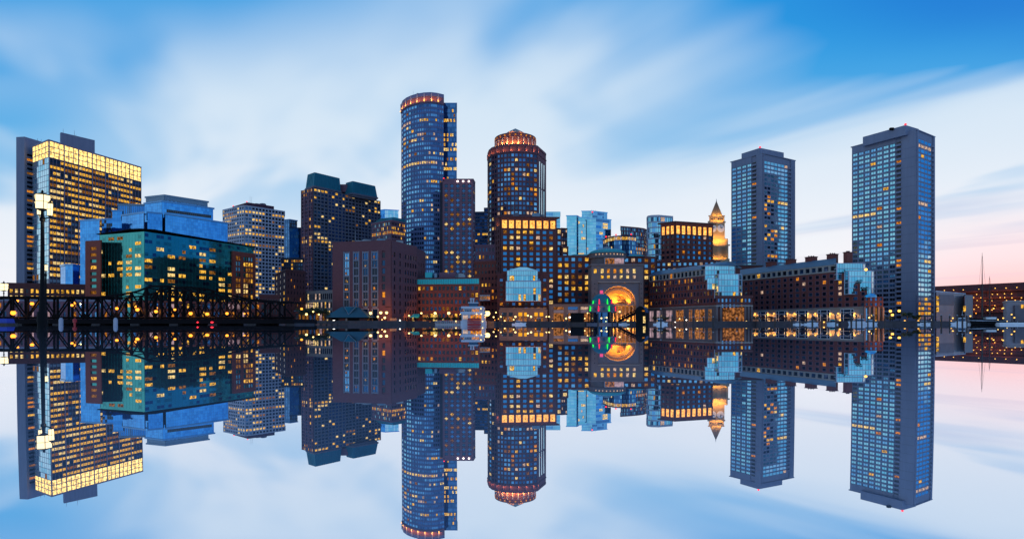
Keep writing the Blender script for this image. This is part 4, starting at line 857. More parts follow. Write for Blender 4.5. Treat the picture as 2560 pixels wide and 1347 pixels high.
o_ = offset(c, .8); q.loft(o_, H, [o_[0].lerp(o_[3], .42), o_[1].lerp(o_[2], .42), o_[1].lerp(o_[2], .58), o_[0].lerp(o_[3], .58)], H + 3.2, 'slate_roof'); B.part('roof', q)
u = P[1] - P[0]; L_ = u.length; un = u / L_; nn = Vector((un.y, -un.x)); zg = sz(768, 300)
q = MB(); q.slab(P[0], un, nn, -1, L_ + 3, -1, zg, .3, 1.2, 'granite'); q.slab(P[0], un, nn, -1, L_ + 3, zg, zg + .5, .3, 1.5, 'stone'); B.part('granite_base', q)
for k, (a, b, m_) in enumerate(((.03, .10, 'Lviolet'), (.15, .24, 'Lviolet'), (.30, .40, 'Lviolet'), (.45, .57, 'Lshop'), (.64, .69, 'Lshop'), (.72, .86, 'Lshop'), (.90, .95, 'Ld'))):
    q = MB(); q.slab(P[0], un, nn, L_ * a, L_ * b, 1.7, zg - 1.2, 1.2, 1.28, m_); q.slab(P[0], un, nn, L_ * a, L_ * b, zg - 1.3, zg - 1.0, 1.2, 1.45, 'pale_panel')
    for t_ in (0, .5, 1): q.slab(P[0], un, nn, L_ * (a + (b - a) * t_) - .12, L_ * (a + (b - a) * t_) + .12, 1.7, zg - 1.3, 1.29, 1.4, 'pale_panel')
    q.slab(P[0], un, nn, L_ * a + .15, L_ * b - .15, 3.6, 3.85, 1.29, 1.38, 'pale_panel'); B.part('shop_window', q)
P2, H2 = B.block([(1790, 744), (1880, 744)], 274, 0, faces=(dict(nx=9, nz=2, pw=.5, sh=.4, wall='dark_brick', glass=('Gblue', 'Gnavy2', 'Gdeep'), lit=.05, m=(.02, .02, .62, .0), dep=.3),), core='dark_brick', depth=22)
s_ = 274 / FOC; p0 = P2[0]; q = MB(); zg2 = sz(766, 274)
q.slab(p0, ux, nn_ := Vector((0, -1)), -.5, 90.5 * s_, zg2, zg2 + .6, 0, 1.0, 'stone')
for px in (1791, 1801, 1862, 1870, 1878): q.slab(p0, ux, nn_, (px - 1790) * s_ - .45, (px - 1790) * s_ + .45, -1, zg2, 0, .9, 'granite')
B.part('granite_base', q)
q = MB(); q.slab(p0, ux, nn_, 16 * s_, 70 * s_, 1.7, zg2 - .6, .02, .3, 'Lshop')
for k in range(8): q.slab(p0, ux, nn_, (16 + k * 7.7) * s_ - .1, (16 + k * 7.7) * s_ + .1, 1.7, zg2 - .6, .31, .4, 'dark_brick')
B.part('shop_window', q)
B.part('glass_bay', glassbay('', [(1763, 1.5), (1786, 0), (1822, 0), (1836.5, 2)], 664, 700, 281, 10, 3, .08)); B.part('glass_bay', glassbay('', [(1787, 3), (1797, 0), (1846, 0), (1854, 3)], 685, 745, 276.5, 10, 4, .10)); B.part('glass_bay', glassbay('', [(1768, 0), (1799, 0)], 695, 724, 279, 6, 2, .5))
q = MB(); c3 = (sx(1799, 288), 288, sz(664, 281)); q.lathe(c3, [(9.5, 0), (5, 1.6), (0, 2.6)], 'slate_roof', 10, smooth=False); B.part('bay_roof', q)
B.finish()
B = Building('wharf_rear_block', 'plain dark roofed brick block peeping over the gap between the two wharf buildings', 'building')
B.block([(1836, 664), (1905, 664)], 372, 0, core='dark_brick', cap=('slate_roof', .8, .6)); B.finish()
# wharf apartments, right
B = Building('wharf_apartments', 'long brick wharf building with rooftop chimneys, in front of the taller concrete tower', 'apartment building')
Pf, Hf = plan([(1845, 688.5), (2165, 653)], 268, 1); u = Pf[1] - Pf[0]; L_ = u.length; un = u / L_; nn = Vector((un.y, -un.x)); back = (Pf[0] + u * .6).normalized() * 22; bk = lambda v: v * (1 + 22 / v.length)
def tpar(px):   # where along the wall a picture column falls
    k = (px - CX) / FOC; return (k * Pf[0].y - Pf[0].x) / (u.x - k * u.y)
cols = [(1845, 2092, 0), (2092, 2110, 684), (2110, 2129, 697), (2129, 2150, 710), (2150, 2168, 727)]
fh = Hf * 14.9 / 150
zatt = Hf - 1.25 * fh; zgr = Hf * 44 / 158
for a, b, st in cols:
    ta, tb = tpar(a), tpar(b); q0, q1 = Pf[0] + u * ta, Pf[0] + u * tb; top = Hf if st == 0 else sz(st, (q0.y + q1.y) / 2)
    B.w.prism([q0, q1, bk(q1), bk(q0)], -1, top, 'dark_brick')
    n_ = max(1, round((tb - ta) * 20))
    zt = zatt if st == 0 else top
    B.facade(q0, q1, zgr, zt, nx=n_, nz=max(1, round((zt - zgr) / fh)), pw=.52, sh=.42, dep=.35, wall='brick', glass=('Gdark', 'Gdark', 'Gdeep', 'Gblue', 'Gnavy2'), lit=.10, lits=('Ly', 'Lo', 'Lp', 'Ld'), m=(.01, .01, 0, .02), sur='brown_stone')
    if st == 0: B.facade(q0, q1, zatt, Hf, nx=18, nz=1, pw=.30, sh=.4, dep=.6, wall='stone', glass=('Gdeep', 'Gnavy2', 'Gdark'), lit=.03, midpier=0)
    else:
        f_ = MB(); rx = random.Random(int(st))
        for k in range(130):
            t_ = rx.random(); g = q0.lerp(q1, t_) + nn * (-.3 - rx.random() * 1.2); s_ = .18 + .2 * rx.random(); zc1 = top + .2 + rx.random() ** 2 * 1.7
            a1 = rx.random() * 6.3; d1 = Vector((cos(a1), sin(a1), rx.uniform(-.6, .6))) * s_; d2 = Vector((-sin(a1), cos(a1), rx.uniform(-1, 1))) * s_; c3 = Vector((g.x, g.y, zc1))
            f_.add([c3 - d1, c3 - d2, c3 + d1, c3 + d2], [(0, 1, 2, 3)], 'foliage')
        B.part('terrace_planting', f_)
q0, q1 = Pf[0] + u * tpar(1845), Pf[0] + u * tpar(2092); q = MB(); ro = [q0 + nn * .8, q1 + nn * .8, bk(q1), bk(q0)]
q.loft(ro, Hf, [ro[0].lerp(ro[3], .35), ro[1].lerp(ro[2], .35), ro[1].lerp(ro[2], .65), ro[0].lerp(ro[3], .65)], Hf + 4.0, 'slate_roof'); B.part('roof', q)
for px, wd in ((1928, 18), (1977, 17), (2028, 20), (2081, 17), (2120, 10)):
    t_ = tpar(px); g = Pf[0] + u * t_ + back * .42; q = MB(); D_ = g.y; wm = wd * D_ / FOC; zb = Hf + 1
    q.box((sx(px, D_), D_, zb + 2.6), (wm, 4, 5.2), 'brick', atan2(un.y, un.x)); q.box((sx(px, D_), D_, zb + 5.3), (wm + .5, 4.4, .4), 'dark_brick', atan2(un.y, un.x))
    f_ = R.random()
    for k in range(3): q.tube((sx(px, D_) - wm * .3 + k * wm * .3, D_, zb + 5.3), (sx(px, D_) - wm * .3 + k * wm * .3, D_, zb + 6.1), .3, 'dark_brick')
    B.part('chimney', q)
qe = Pf[0] + u * tpar(2168); P3, H3 = plan([(2160, 742), (2207, 742)], 266, 0); B.w.prism(close(P3, 20), -1, H3, 'dark_brick')
B.facade(P3[0], P3[1], zgr, H3, nx=4, nz=2, pw=.5, sh=.45, dep=.3, wall='dark_brick', glass=('Gdeep', 'Gnavy2'), lit=.0); 
q = MB()
for k in range(5): q.slab(P3[0], ux, Vector((0, -1)), k * 46 / 4 * 266 / FOC - .4, k * 46 / 4 * 266 / FOC + .4, -1, zgr, 0, .8, 'granite')
for k in range(4): q.slab(P3[0], ux, Vector((0, -1)), (k + .25) * 46 / 4 * 266 / FOC, (k + .75) * 46 / 4 * 266 / FOC, 1.7, zgr - .6, .02, .15, ('Gblue', 'Gdark', 'Ld', 'Gdark')[k])
B.part('granite_base', q)
q = MB(); t0_, t1_ = tpar(1845) * L_, L_; q.slab(Pf[0], un, nn, t0_, t1_, zgr - .3, zgr + .2, 0, .9, 'stone'); q.slab(Pf[0], un, nn, t0_, t1_, -1, zgr - .3, 0, .5, 'stone'); B.part('stone_base', q)
for a, b in ((1899, 1921), (1943, 1970), (1993, 2022), (2047, 2077), (2104, 2137)):
    q = MB(); e0, e1 = tpar(a) * L_, tpar(b) * L_; q.slab(Pf[0], un, nn, e0, e1, 1.7, zgr - .9, .5, .62, 'Gnavy2'); q.slab(Pf[0], un, nn, e0, e1, zgr - 1.0, zgr - .7, .5, .85, 'white_paint')
    for t_ in (0, .22, .78, 1): q.slab(Pf[0], un, nn, e0 + (e1 - e0) * t_ - .1, e0 + (e1 - e0) * t_ + .1, 1.7, zgr - 1.0, .5, .8, 'white_paint')
    q.slab(Pf[0], un, nn, e0 + .1, e1 - .1, zgr - 2.4, zgr - 2.2, .5, .75, 'white_paint'); q.slab(Pf[0], un, nn, e0 + .1, e1 - .1, 3.2, 3.32, .5, .75, 'white_paint')
    r0 = (e1 - e0) * .28; mid = (e0 + e1) / 2
    for k in range(8):
        t1, t2 = pi * k / 8, pi * (k + 1) / 8; f3 = lambda t_: (Pf[0].x + un.x * (mid + r0 * cos(t_)) + nn.x * .75, Pf[0].y + un.y * (mid + r0 * cos(t_)) + nn.y * .75, zgr - 4.2 + r0 * .75 * sin(t_)); q.tube(f3(t1), f3(t2), .09, 'white_paint', n=5)
    B.part('arched_doorway', q)
WL = []
for px in (1890.5, 1923, 1938, 1972, 1989, 2024, 2041.5, 2080, 2099, 2140):
    g = Pf[0] + u * tpar(px); q = MB(); c3 = (g.x + nn.x * .95, g.y + nn.y * .95, sz(784, g.y)); q.lathe(c3, [(0, -.42), (.30, -.3), (.42, 0), (.30, .3), (0, .42)], 'lamp_gold', 10); q.box((g.x + nn.x * .55, g.y + nn.y * .55, c3[2] - .3), (.2, .5, .15), 'black_steel'); B.part('wall_lamp', q)
    B.lights.append(((c3[0] + nn.x * .5, c3[1] + nn.y * .5, c3[2]), 1000, (1, .46, .07), .3, (-nn.x * .4, -nn.y * .4, -1)))
gD = lambda px: (Pf[0] + u * tpar(px)).y
B.part('glass_bay', glassbay('', [(2084, 6), (2092, 0), (2157, 0), (2163, 3)], 658, 700, gD(2120) + 3, 10, 3, .03)); B.part('glass_bay', glassbay('', [(2112, 4), (2122, 0), (2178, 0), (2184, 3)], 677, 736, gD(2150) + 2.5, 10, 4, .03))
q = MB(); q.lathe((sx(2183, 263), 265, sz(743, 263)), [(2.6, 0), (2.4, .8), (1.6, 1.6), (0, 2.0)], 'Gaqua', 16); B.part('glass_dome', q)
p = pt(2165, 674, 262); q = MB(); q.lathe(p, [(0, -.7), (.6, -.3), (.6, .3), (0, .7)], 'lamp_gold', 10); q.tube((p.x, p.y, p.z - 2.5), (p.x, p.y, p.z - .6), .12, 'black_steel'); B.part('terrace_lamp', q)
B.finish()
# far right
B = Building('aquarium', 'grey angular panelled hall with yellow lit slit windows right of the taller tower', 'hall')
p, h = plan([(2341, 729.5), (2384, 731)], 305, 0); B.w.prism(close(p, 30), -1, h, 'pale_panel')
p2, h2 = plan([(2384, 733), (2410, 736)], 305, 0); B.w.prism(close([p[1], p2[1]], 30), -1, h2, 'grey_metal')
p3, h3 = plan([(2412, 737), (2432, 738)], 309, 0); B.w.prism(close(p3, 20), -1, h3, 'slate_roof')
B.w.slab(p[0], (p[1] - p[0]).normalized(), Vector((0, -1)), 2.2, (p[1] - p[0]).length, sz(762, 305), h - 1.4, 0, .3, 'grey_panel')
q = MB(); rf = offset(close([p[0], p2[1]], 31), .8); q.loft(rf, [h, h2, h2, h], rf, [h + .6, h2 + .6, h2 + .6, h + .6], 'white_frame'); B.part('roof', q)
for k, (a, b) in enumerate(((740, 748), (751, 764), (767, 779))):
    q = MB(); q.box((sx(2345.5, 304), 304.4, sz((a + b) / 2, 304)), (1.1, .3, (b - a) * 304 / FOC), 'Ly'); B.part('slit_window', q)
q = MB(); q.box((sx(2410, 305), 304.6, sz(772, 305)), (1.0, .5, 3), 'Ly'); B.part('slit_window', q)
B.finish()
B = Building('terraced_block', 'long dark brick terraced block with rows of amber terrace lights at the right edge', 'apartment building')
p, h = plan([(2335, 716), (2640, 701.5)], 470, 0); c = close(p, 40); uu = p[1] - p[0]; LL_ = uu.length; vn = uu / LL_; mn = Vector((vn.y, -vn.x))
c2 = [v + mn * 9 if i < 2 else v for i, v in enumerate(c)]; B.w.loft(c2, -1, c, h, 'dark_brick')
for k in range(5): 
    B.w.slab(p[0], vn, mn, 0, LL_, h * (.12 + .17 * k), h * (.12 + .17 * k) + 1.1, 0, 9.0 - k * 1.3, 'brick')
lamps = [(2361, 726), (2384, 725), (2408, 724.5), (2447, 722.5), (2488, 720.5), (2515, 720), (2542, 718.5)] + [(x_ + R.uniform(-6, 6), y_ + R.uniform(-1, 1)) for y_ in (735, 744, 751) for x_ in range(2438, 2570, 19) if R.random() < .8] + [(x_, 762 + R.uniform(-3, 20)) for x_ in (2435, 2441, 2446, 2480, 2487, 2505)]
for px, py in lamps:
    D_ = (p[0] + uu * max(0, min(1, (px - 2335) / 305))).y - 10; c3 = pt(px, py, D_); q = MB(); q.lathe(c3, [(0, -.35), (.42, 0), (0, .35)], 'lamp_gold', 8); q.box((c3.x, c3.y + .8, c3.z - .1), (.15, 1.6, .15), 'black_steel'); B.part('terrace_lamp', q)
    if R.random() < .6: B.lights.append(((c3.x, c3.y + .7, c3.z), 420, (1, .40, .07), .1, (0, 1, -.4)))
B.finish()
B = Building('grey_pavilion', 'low grey rounded pavilion with one yellow doorway at the far right edge', 'pavilion')
P, H = B.block([(2508, 757), (2516, 753.5), (2640, 754)], 330, 1, core='pale_panel', cap=('grey_metal', .4, .5))
q = MB(); q.box(pt(2548, 783, 329.5), (5.4, .6, 9.5), 'grey_panel'); q.box(pt(2556, 766, 329), (1.2, .5, 2.2), 'Ly'); B.part('doorway', q); B.finish()
# ------------------------------------------------------------------ waterfront: bridge, piers, lamps, boats, planting
def ordn(k):
    t = ('twentieth', 'thirtieth', 'fortieth', 'fiftieth'); s_ = ('twenty', 'thirty', 'forty', 'fifty')
    if k < 20: return NUM[k]
    return t[(k + 1) // 10 - 2] if (k + 1) % 10 == 0 else s_[(k + 1) // 10 - 2] + '-' + NUM[(k + 1) % 10 - 1]
def pc(prof, px):
    for (a, y0), (b, y1) in zip(prof, prof[1:]):
        if a <= px <= b: return y0 + (y1 - y0) * (px - a) / (b - a)
    return prof[0][1] if px < prof[0][0] else prof[-1][1]
BR = thing('truss_bridge', 'old black steel truss bridge with a humped middle span, crossing the water on the left', 'bridge', (sx(300, 180), 180, 0))
near = [(-160, 742), (245, 743), (300, 737), (342, 729), (376, 716), (424, 715), (470, 727), (520, 737), (575, 746), (630, 753), (735, 756)]
far = [(-160, 746), (300, 745), (350, 741), (390, 732), (425, 719), (478, 718.5), (520, 724), (575, 737), (630, 749), (735, 757)]
DZ = 1.75
for prof, D in ((near, 171), (far, 187)):
    tr = MB(); st = list(range(-160, 736, 6))
    for a, b in zip(st, st[1:]): tr.tube(pt(a, pc(prof, a), D), pt(b, pc(prof, b), D), .34, 'black_steel', n=4)
    T_ = tr.build('truss', BR)
    q = MB(); q.tube((sx(-160, D), D, DZ + .5), (sx(735, D), D, DZ + .5), .35, 'black_steel', n=4); q.build('bottom_chord', T_)
    k = -152; step = 37 if D < 180 else 36; i = 0
    while k < 736:
        q = MB(); top = pt(k, pc(prof, k), D); big = 340 < k < 480
        q.tube((top.x, D, DZ - .2), top, .34 if not big else .5, 'black_steel', n=4); q.build('post', T_)
        k2 = k + step
        if k2 < 740:
            t2 = pt(k2, pc(prof, k2), D); q = MB()
            up = (i % 2 == 0); q.tube((top.x if up else t2.x, D, DZ + .3), (t2 if up else top), .22, 'black_steel', n=4)
            if 250 < k < 600: q.tube((t2.x if up else top.x, D, DZ + .3), (top if up else t2), .16, 'black_steel', n=4)
            if 330 < k < 500:
                m1 = (top.z + DZ) / 2; q.tube((top.x, D, m1), (t2.x, D, (t2.z + DZ) / 2), .16, 'black_steel', n=4)
            q.build('diagonal', T_)
        k += step; i += 1
for k in range(-150, 740, 37):
    a, b = pt(k, pc(near, k), 171), pt(k, pc(far, k), 187); q = MB(); q.tube(a, (a.x * 1.0, 187, min(a.z, b.z)), .2, 'black_steel', n=4); q.build('sway_brace', BR)
q = MB(); q.hexa([(sx(-160, 170), 169, .35), (sx(738, 170), 169, .35), (sx(738, 170), 189, .35), (sx(-160, 170), 189, .35), (sx(-160, 170), 169, DZ), (sx(738, 170), 169, DZ), (sx(738, 170), 189, DZ), (sx(-160, 170), 189, DZ)], 'black_steel'); q.build('deck', BR)
for px in range(-130, 740, 96):
    q = MB(); q.box((sx(px, 172), 178, -.6), (2.6, 17, 2.2), 'quay_stone'); q.build('pier', BR)
q = MB(); D = 168.6
for k in range(-150, 736, 16): q.tube((sx(k, D), D, DZ), (sx(k, D), D, DZ + 1.1), .05, 'black_steel', n=4)
for z_ in (.55, 1.1): q.tube((sx(-160, D), D, DZ + z_), (sx(735, D), D, DZ + z_), .05, 'black_steel', n=4)
q.build('railing', BR)
for px in (494, 530):
    q = MB(); q.lathe((sx(px, 168), 168, .75), [(0, -.3), (.3 if px < 500 else .5, 0), (0, .3)], 'beacon_red', 10); q.build('navigation_light', BR)
for px, lab in ((152.5, 'pale concrete mooring dolphin in front of the bridge, the left one by the lamp post'), (289, 'pale concrete mooring dolphin in front of the bridge, the right one')):
    D = 163; q = MB(); q.lathe((sx(px, D), D, 0), [(.55, -2), (.55, 1.5), (.3, 2.0), (0, 2.1)], 'pale_concrete', 12); tag(q.build('mooring_dolphin', None, (sx(px, D), D, 0)), lab, 'mooring post', 'concrete dolphins before the bridge')
q = MB(); D = 160; p = pt(187, 811, D); q.tube((p.x, D, -2), (p.x, D, .7), .28, 'red_paint'); q.lathe((p.x, D, .7), [(.5, 0), (.5, .8), (.1, 1.2), (0, 1.2)], 'red_paint', 10); tag(q.build('channel_marker', None, (p.x, D, 0)), 'small red channel marker standing in the water before the bridge', 'marker')
T_ = thing('work_float', 'blue tarpaulin covered box on a small float at the lower left edge', 'float', (sx(16, 120), 120, 0)); q = MB(); q.box((sx(16, 120), 120, .1), (2.6, 2.6, .6), 'timber'); q.build('float_deck', T_)
q = MB(); q.loft([Vector((sx(16, 120) + a, 120 + b)) for a, b in ((-1, -1), (1, -1), (1, 1), (-1, 1))], .4, [Vector((sx(16, 120) + a * .85, 120 + b * .85)) for a, b in ((-1, -1), (1, -1), (1, 1), (-1, 1))], 1.35, 'blue_paint'); q.build('tarpaulin', T_)
# low houses behind the bridge
B = Building('bridge_warehouse', 'low red brick warehouse with amber lit windows seen through the bridge trusses', 'building')
B.block([(330, 752), (662, 757)], 226, 0, faces=(dict(nx=26, nz=3, pw=.5, sh=.4, wall='brick', glass=('Gdark', 'Gdeep', 'Gnavy2'), lit=.35, lits=('Ld', 'Lo', 'Ly', 'Lviolet'), clump=.2),), core='dark_brick', depth=8, cap=('dark_brick', .2, .2)); B.finish()
B = Building('bridge_depot', 'low dark depot with small yellow windows behind the left part of the bridge', 'building')
B.block([(-20, 752), (322, 755)], 232, 0, faces=(dict(nx=26, nz=3, pw=.55, sh=.45, wall='brown_stone', glass=('Gdark', 'Gdeep', 'Gblue'), lit=.22, lits=('Ly', 'Ld', 'Lviolet', 'Lo')),), core='dark_spandrel', depth=8, cap=('concrete', .3, 1.2)); B.finish()
B = Building('quay_shed', 'low shed with lit shopfronts under the trees right of the bridge', 'building')
B.block([(738, 778), (815, 778)], 240, 0, faces=(dict(nx=9, nz=1, pw=.25, sh=.3, wall='dark_brick', glass=('Gdark', 'Gnavy2'), lit=.6, lits=('Ld', 'Lviolet', 'Ld')),), core='dark_spandrel', depth=7, cap=('slate_roof', .5, .3)); B.finish()
# lamps
def lamp(px, py, D, kind, label, group, cat='street lamp', r=.4, z0=QZ, power=0, name='street_lamp'):
    p = pt(px, py, D); t_ = thing(name, label, cat, (p.x, D, z0), group)
    q = MB(); q.tube((p.x, D, z0), (p.x, D, z0 + .7), .16, 'black_paint', .09); q.tube((p.x, D, z0 + .7), (p.x, D, p.z - r), .075, 'black_paint', .06); q.build('pole', t_)
    q = MB(); q.lathe(p, [(0, -r), (r * .7, -r * .72), (r, 0), (r * .7, r * .72), (0, r)], kind, 12); q.build('globe', t_)
    q = MB(); q.lathe((p.x, D, p.z + r * .75), [(r * .75, 0), (r * .3, r * .4), (0, r * .5)], 'black_paint', 10); q.build('cap', t_)
    if power: light((p.x, D + r * 1.1, p.z), power * 3, (1, .40, .06) if kind != 'lantern_white' and kind != 'lamp_white' else (1, .8, .5), .1, t_, aim=(0, 1, -.35), size=165)
    return t_
br = [(33, 782, 178, .8), (44, 752, 214, .45), (80, 759, 178, .58), (180, 763, 178, .45), (188, 757, 200, .42), (292, 771, 178, .5), (338, 766, 205, .45), (343.5, 774, 178, .6), (390, 778.5, 178, .55), (391.5, 770, 205, .4), (437, 774, 182, .42), (476.5, 783.5, 177, .6), (518, 785, 177, .6), (567.5, 783.5, 178, .5), (611, 784, 184, .3), (754, 772, 226, .5), (766, 785.5, 226, .5), (797, 786, 228, .35), (783, 779, 229, .35)]
for k, (px, py, D, r_) in enumerate(br):
    if D < 190: D = 169.5; r_ *= .9
    lamp(px, py, D, 'sodium' if k < 16 else 'lamp_warm', f'orange sodium street lamp at the bridge, {NUM[k]} of the row counted from the left', 'orange street lamps at the bridge', r=r_, z0=DZ if D < 190 else QZ, power=160 if r_ > .44 else 0)
pm = [(926.5, 782.7), (944.7, 791.6), (952, 781.6), (962, 794), (966.5, 781.6), (1022.7, 789), (1053.4, 782.7), (1087.7, 782.7), (1108, 798), (1121.8, 782.7), (1240, 781), (1234, 792.6), (1252, 791.6), (1288.6, 791.6), (1319.6, 788.6), (1327.7, 791.6), (1366, 791.6), (1373, 791.6), (1416, 796), (1424.5, 793), (1470, 782), (1549, 779), (1570, 802)]
pm.sort()
for k, (px, py) in enumerate(pm):
    D = 240 if px < 1012 else 258 if px < 1235 else 286
    lamp(px, py, D, 'lamp_warm' if px not in (1424.5,) else 'lamp_white', f'small warm promenade lamp, {ordn(k)} from the left along the central quay', 'promenade lamps on the central quay', r=(.62 if py < 784 and px < 1200 else .48) * R.uniform(.72, 1.15), power=170, cat='lamp', name='promenade_lamp')
lamp(1218.5, 783.5, 250, 'lamp_warm', 'brightest big white promenade lamp beside the white ferry', None, r=1.25, power=900, name='quay_floodlight', z0=.3)
qy = [(1743, 803), (1866, 803.5), (1923, 803), (1973, 804), (2040, 804), (2101, 804), (2123, 804), (2173, 794), (2226, 777.5), (2248, 777), (2231, 787), (2262, 802), (2296, 802), (2352, 803), (2378, 802.5), (2382, 795), (2469, 775), (2484, 771), (2508, 770), (2508, 795), (2529, 786), (2536, 794), (2426, 790), (1653, 789)]
qy.sort()
for k, (px, py) in enumerate(qy):
    D = 268 if px < 1900 else 258 if px < 2300 else 292 if px < 2440 else 300
    lamp(px, py, D, 'lamp_gold' if px > 2200 else 'lamp_warm', f'small quay lamp of the right hand waterfront, {ordn(k)} from the left', 'quay lamps along the right waterfront', r=.62 if 2220 < px < 2250 else .36, power=260 if 2220 < px < 2250 else 90, cat='lamp', name='quay_lamp')
dk = [(1237, 800), (1246, 797), (1262, 802), (1276, 805), (1284, 799), (1299, 803), (1306, 806), (1328, 805), (1339, 801), (1368, 805), (1381, 803), (1397, 806), (1409, 801), (1431, 803), (1453, 804), (1462, 796), (1532, 797), (1540, 804), (1556, 798), (1590, 803), (1644, 802), (1688, 805), (1699, 797), (1716, 800), (955, 799), (1000, 801), (1035, 803), (1075, 804), (1140, 803), (2330, 800), (2395, 804), (2440, 783), (2455, 797), (2495, 799), (2518, 803), (2100, 800), (2190, 801), (2060, 805)]
dk.sort(); rd = random.Random(4)
for k, (px, py) in enumerate(dk):
    D = 238 if px < 1012 else 257 if px < 1235 else 283 if px < 1612 else 262 if px < 1900 else 252 if px < 2330 else 284
    p = pt(px, py, D); r_ = rd.uniform(.22, .42); t_ = thing('dock_light', f'tiny glowing dock light just above the waterline, {ordn(k)} from the left', 'dock light', (p.x, D, 0), 'dock lights above the waterline')
    q = MB(); q.tube((p.x, D, -.5), (p.x, D, p.z - r_), .06, 'black_paint'); q.build('post', t_); q = MB(); q.lathe(p, [(0, -r_), (r_, 0), (0, r_)], rd.choice(('lamp_warm', 'lamp_gold', 'lamp_warm', 'lamp_white', 'sodium')), 10); q.build('globe', t_)
    light((p.x, D + r_ * 1.2, p.z), 150, (1, .45, .10), .1, t_, aim=(0, 1, -.1), size=165)
def lantern(mb_, glass_, c, w_, h_):
    six = lambda r, z: [Vector((c[0] + r * cos(pi / 3 * k + .3), c[1] + r * sin(pi / 3 * k + .3))) for k in range(6)]
    glass_.loft(six(w_ * .40, 0), c[2], six(w_ * .5, 0), c[2] + h_ * .5, 'lantern_white'); glass_.loft(six(w_ * .46, 0), c[2] + h_ * .53, six(w_ * .5, 0), c[2] + h_, 'lantern_white')
    mb_.loft(six(w_ * .58, 0), c[2] + h_, six(w_ * .12, 0), c[2] + h_ * 1.2, 'black_paint'); mb_.loft(six(w_ * .52, 0), c[2] + h_ * .5, six(w_ * .52, 0), c[2] + h_ * .53, 'black_paint'); mb_.loft(six(w_ * .12, 0), c[2] - h_ * .14, six(w_ * .44, 0), c[2], 'black_paint')
    for k in range(6):
        v = six(w_ * .515, 0)[k]; mb_.tube((v.x, v.y, c[2]), (v.x, v.y, c[2] + h_), w_ * .022, 'black_paint', n=4)
    mb_.lathe((c[0], c[1], c[2] + h_ * 1.2), [(w_ * .06, 0), (w_ * .09, w_ * .1), (0, w_ * .24)], 'black_paint', 8)
def post(px, pytop, pybot, D, wpx, label, arms=()):
    s_ = D / FOC; x = sx(px, D); zt, zb = sz(pytop, D), sz(pybot, D); t_ = thing('lamp_post', label, 'lamp post', (x, D, 0), 'ornate lamp posts on the left bank')
    q = MB(); q.lathe((x, D, 0), [(.34, -1.5), (.34, .3), (.38, .35), (.33, 1.0), (.22, 1.2), (.165, 2.6), (.115, zb - 1.0), (.19, zb - .95), (.19, zb - .7), (.12, zb - .6), (.09, zb - .05)], 'black_paint', 14, smooth=False); q.build('pole', t_)
    for (dx_, dz_, w_, h_) in ((0, 0, wpx * s_, zt - zb),) + tuple(arms):
        c = (x + dx_, D + (.1 if dx_ else 0), zb + dz_); f_, g = MB(), MB(); lantern(f_, g, c, w_, h_)
        if dx_: f_.tube((x, D, zb - .8), (c[0], c[1], c[2] - h_ * .14), .05, 'black_paint', n=6)
        fo = f_.build('lantern', t_); g.build('lantern_glass', fo)
        light((c[0], D, c[2] - h_ * .2), 60, (1, .8, .5), .1, t_)
post(106, 490, 524, 45, 34, 'tall ornate black lamp post with a cluster of brilliant white lanterns, nearest at the left', arms=((.52, -.5, .42, .95), (-.36, -.42, .3, .5)))
post(114.5, 663, 677, 100, 9, 'ornate lamp post with one glowing lantern, just behind the tall nearest lamp post')
post(9.5, 710, 726, 156, 19, 'ornate lamp post with a white lantern at the far left edge before the low office')
# boathouse
D = 240; t_ = thing('boathouse', 'small dark boathouse with a hipped green roof, in the water before the purple brick warehouse', 'boathouse', (sx(867, D), D + 5, 0))
x0, x1 = sx(821, D), sx(915, D); pl = [Vector((x0, D)), Vector((x1, D)), Vector((x1, D + 10)), Vector((x0, D + 10))]
q = MB(); q.prism(pl, -1.2, sz(793, D), 'timber'); q.build('wall', t_)
q = MB(); ov = offset(pl, 1.5); zr, ze = sz(766.5, D), sz(793.5, D); rg = [Vector((sx(845, D), D + 4.6)), Vector((sx(888, D), D + 4.6)), Vector((sx(888, D), D + 5.4)), Vector((sx(845, D), D + 5.4))]
q.loft(ov, ze, rg, zr, 'boat_roof'); q.prism(ov, ze - .3, ze, 'black_paint'); q.build('roof', t_)
q = MB(); a, b, m_ = sx(856, D), sx(886, D), sx(871, D); zz0, zz1 = ze + 1.2, zr - .1
q.add([(a, D + 2.6, zr), (b, D + 2.6, zr), (m_, D + .2, zz0), (m_, D + 4.9, zr + .05), (a, D + 4.9, zr + .05), (b, D + 4.9, zr + .05)], [(0, 2, 3, 4), (2, 1, 5, 3), (4, 3, 0)], 'dark_copper'); q.tube((a, D + 2.5, zr + .02), (m_, D + .1, zz0 + .05), .09, 'grey_metal', n=5); q.tube((b, D + 2.5, zr + .02), (m_, D + .1, zz0 + .05), .09, 'grey_metal', n=5); q.tube((a, D + 4.6, zr + .1), (b, D + 4.6, zr + .1), .09, 'grey_metal', n=5); q.build('gablet', t_)
for a, b, m_ in ((829, 846, 'black_paint'), (849, 862, 'dark_brick'), (864, 868, 'grey_metal'), (871, 897, 'black_paint'), (900, 914, 'purple_brick')):
    q = MB(); q.slab(Vector((sx(a, D), D)), Vector((1, 0)), Vector((0, -1)), 0, (b - a) * D / FOC, .3, sz(795.5, D), 0, .12, m_); q.build('door', t_)
q = MB(); q.box((sx(867, D), D + 3, -.3), (18.6, 14, 1.0), 'timber'); q.build('float_deck', t_)
for px in (829, 835):
    q = MB(); q.box((sx(px, D), D - .15, 1.9 if px > 830 else 1.4), (.9, .12, .12), 'lamp_white'); q.build('strip_light', t_)
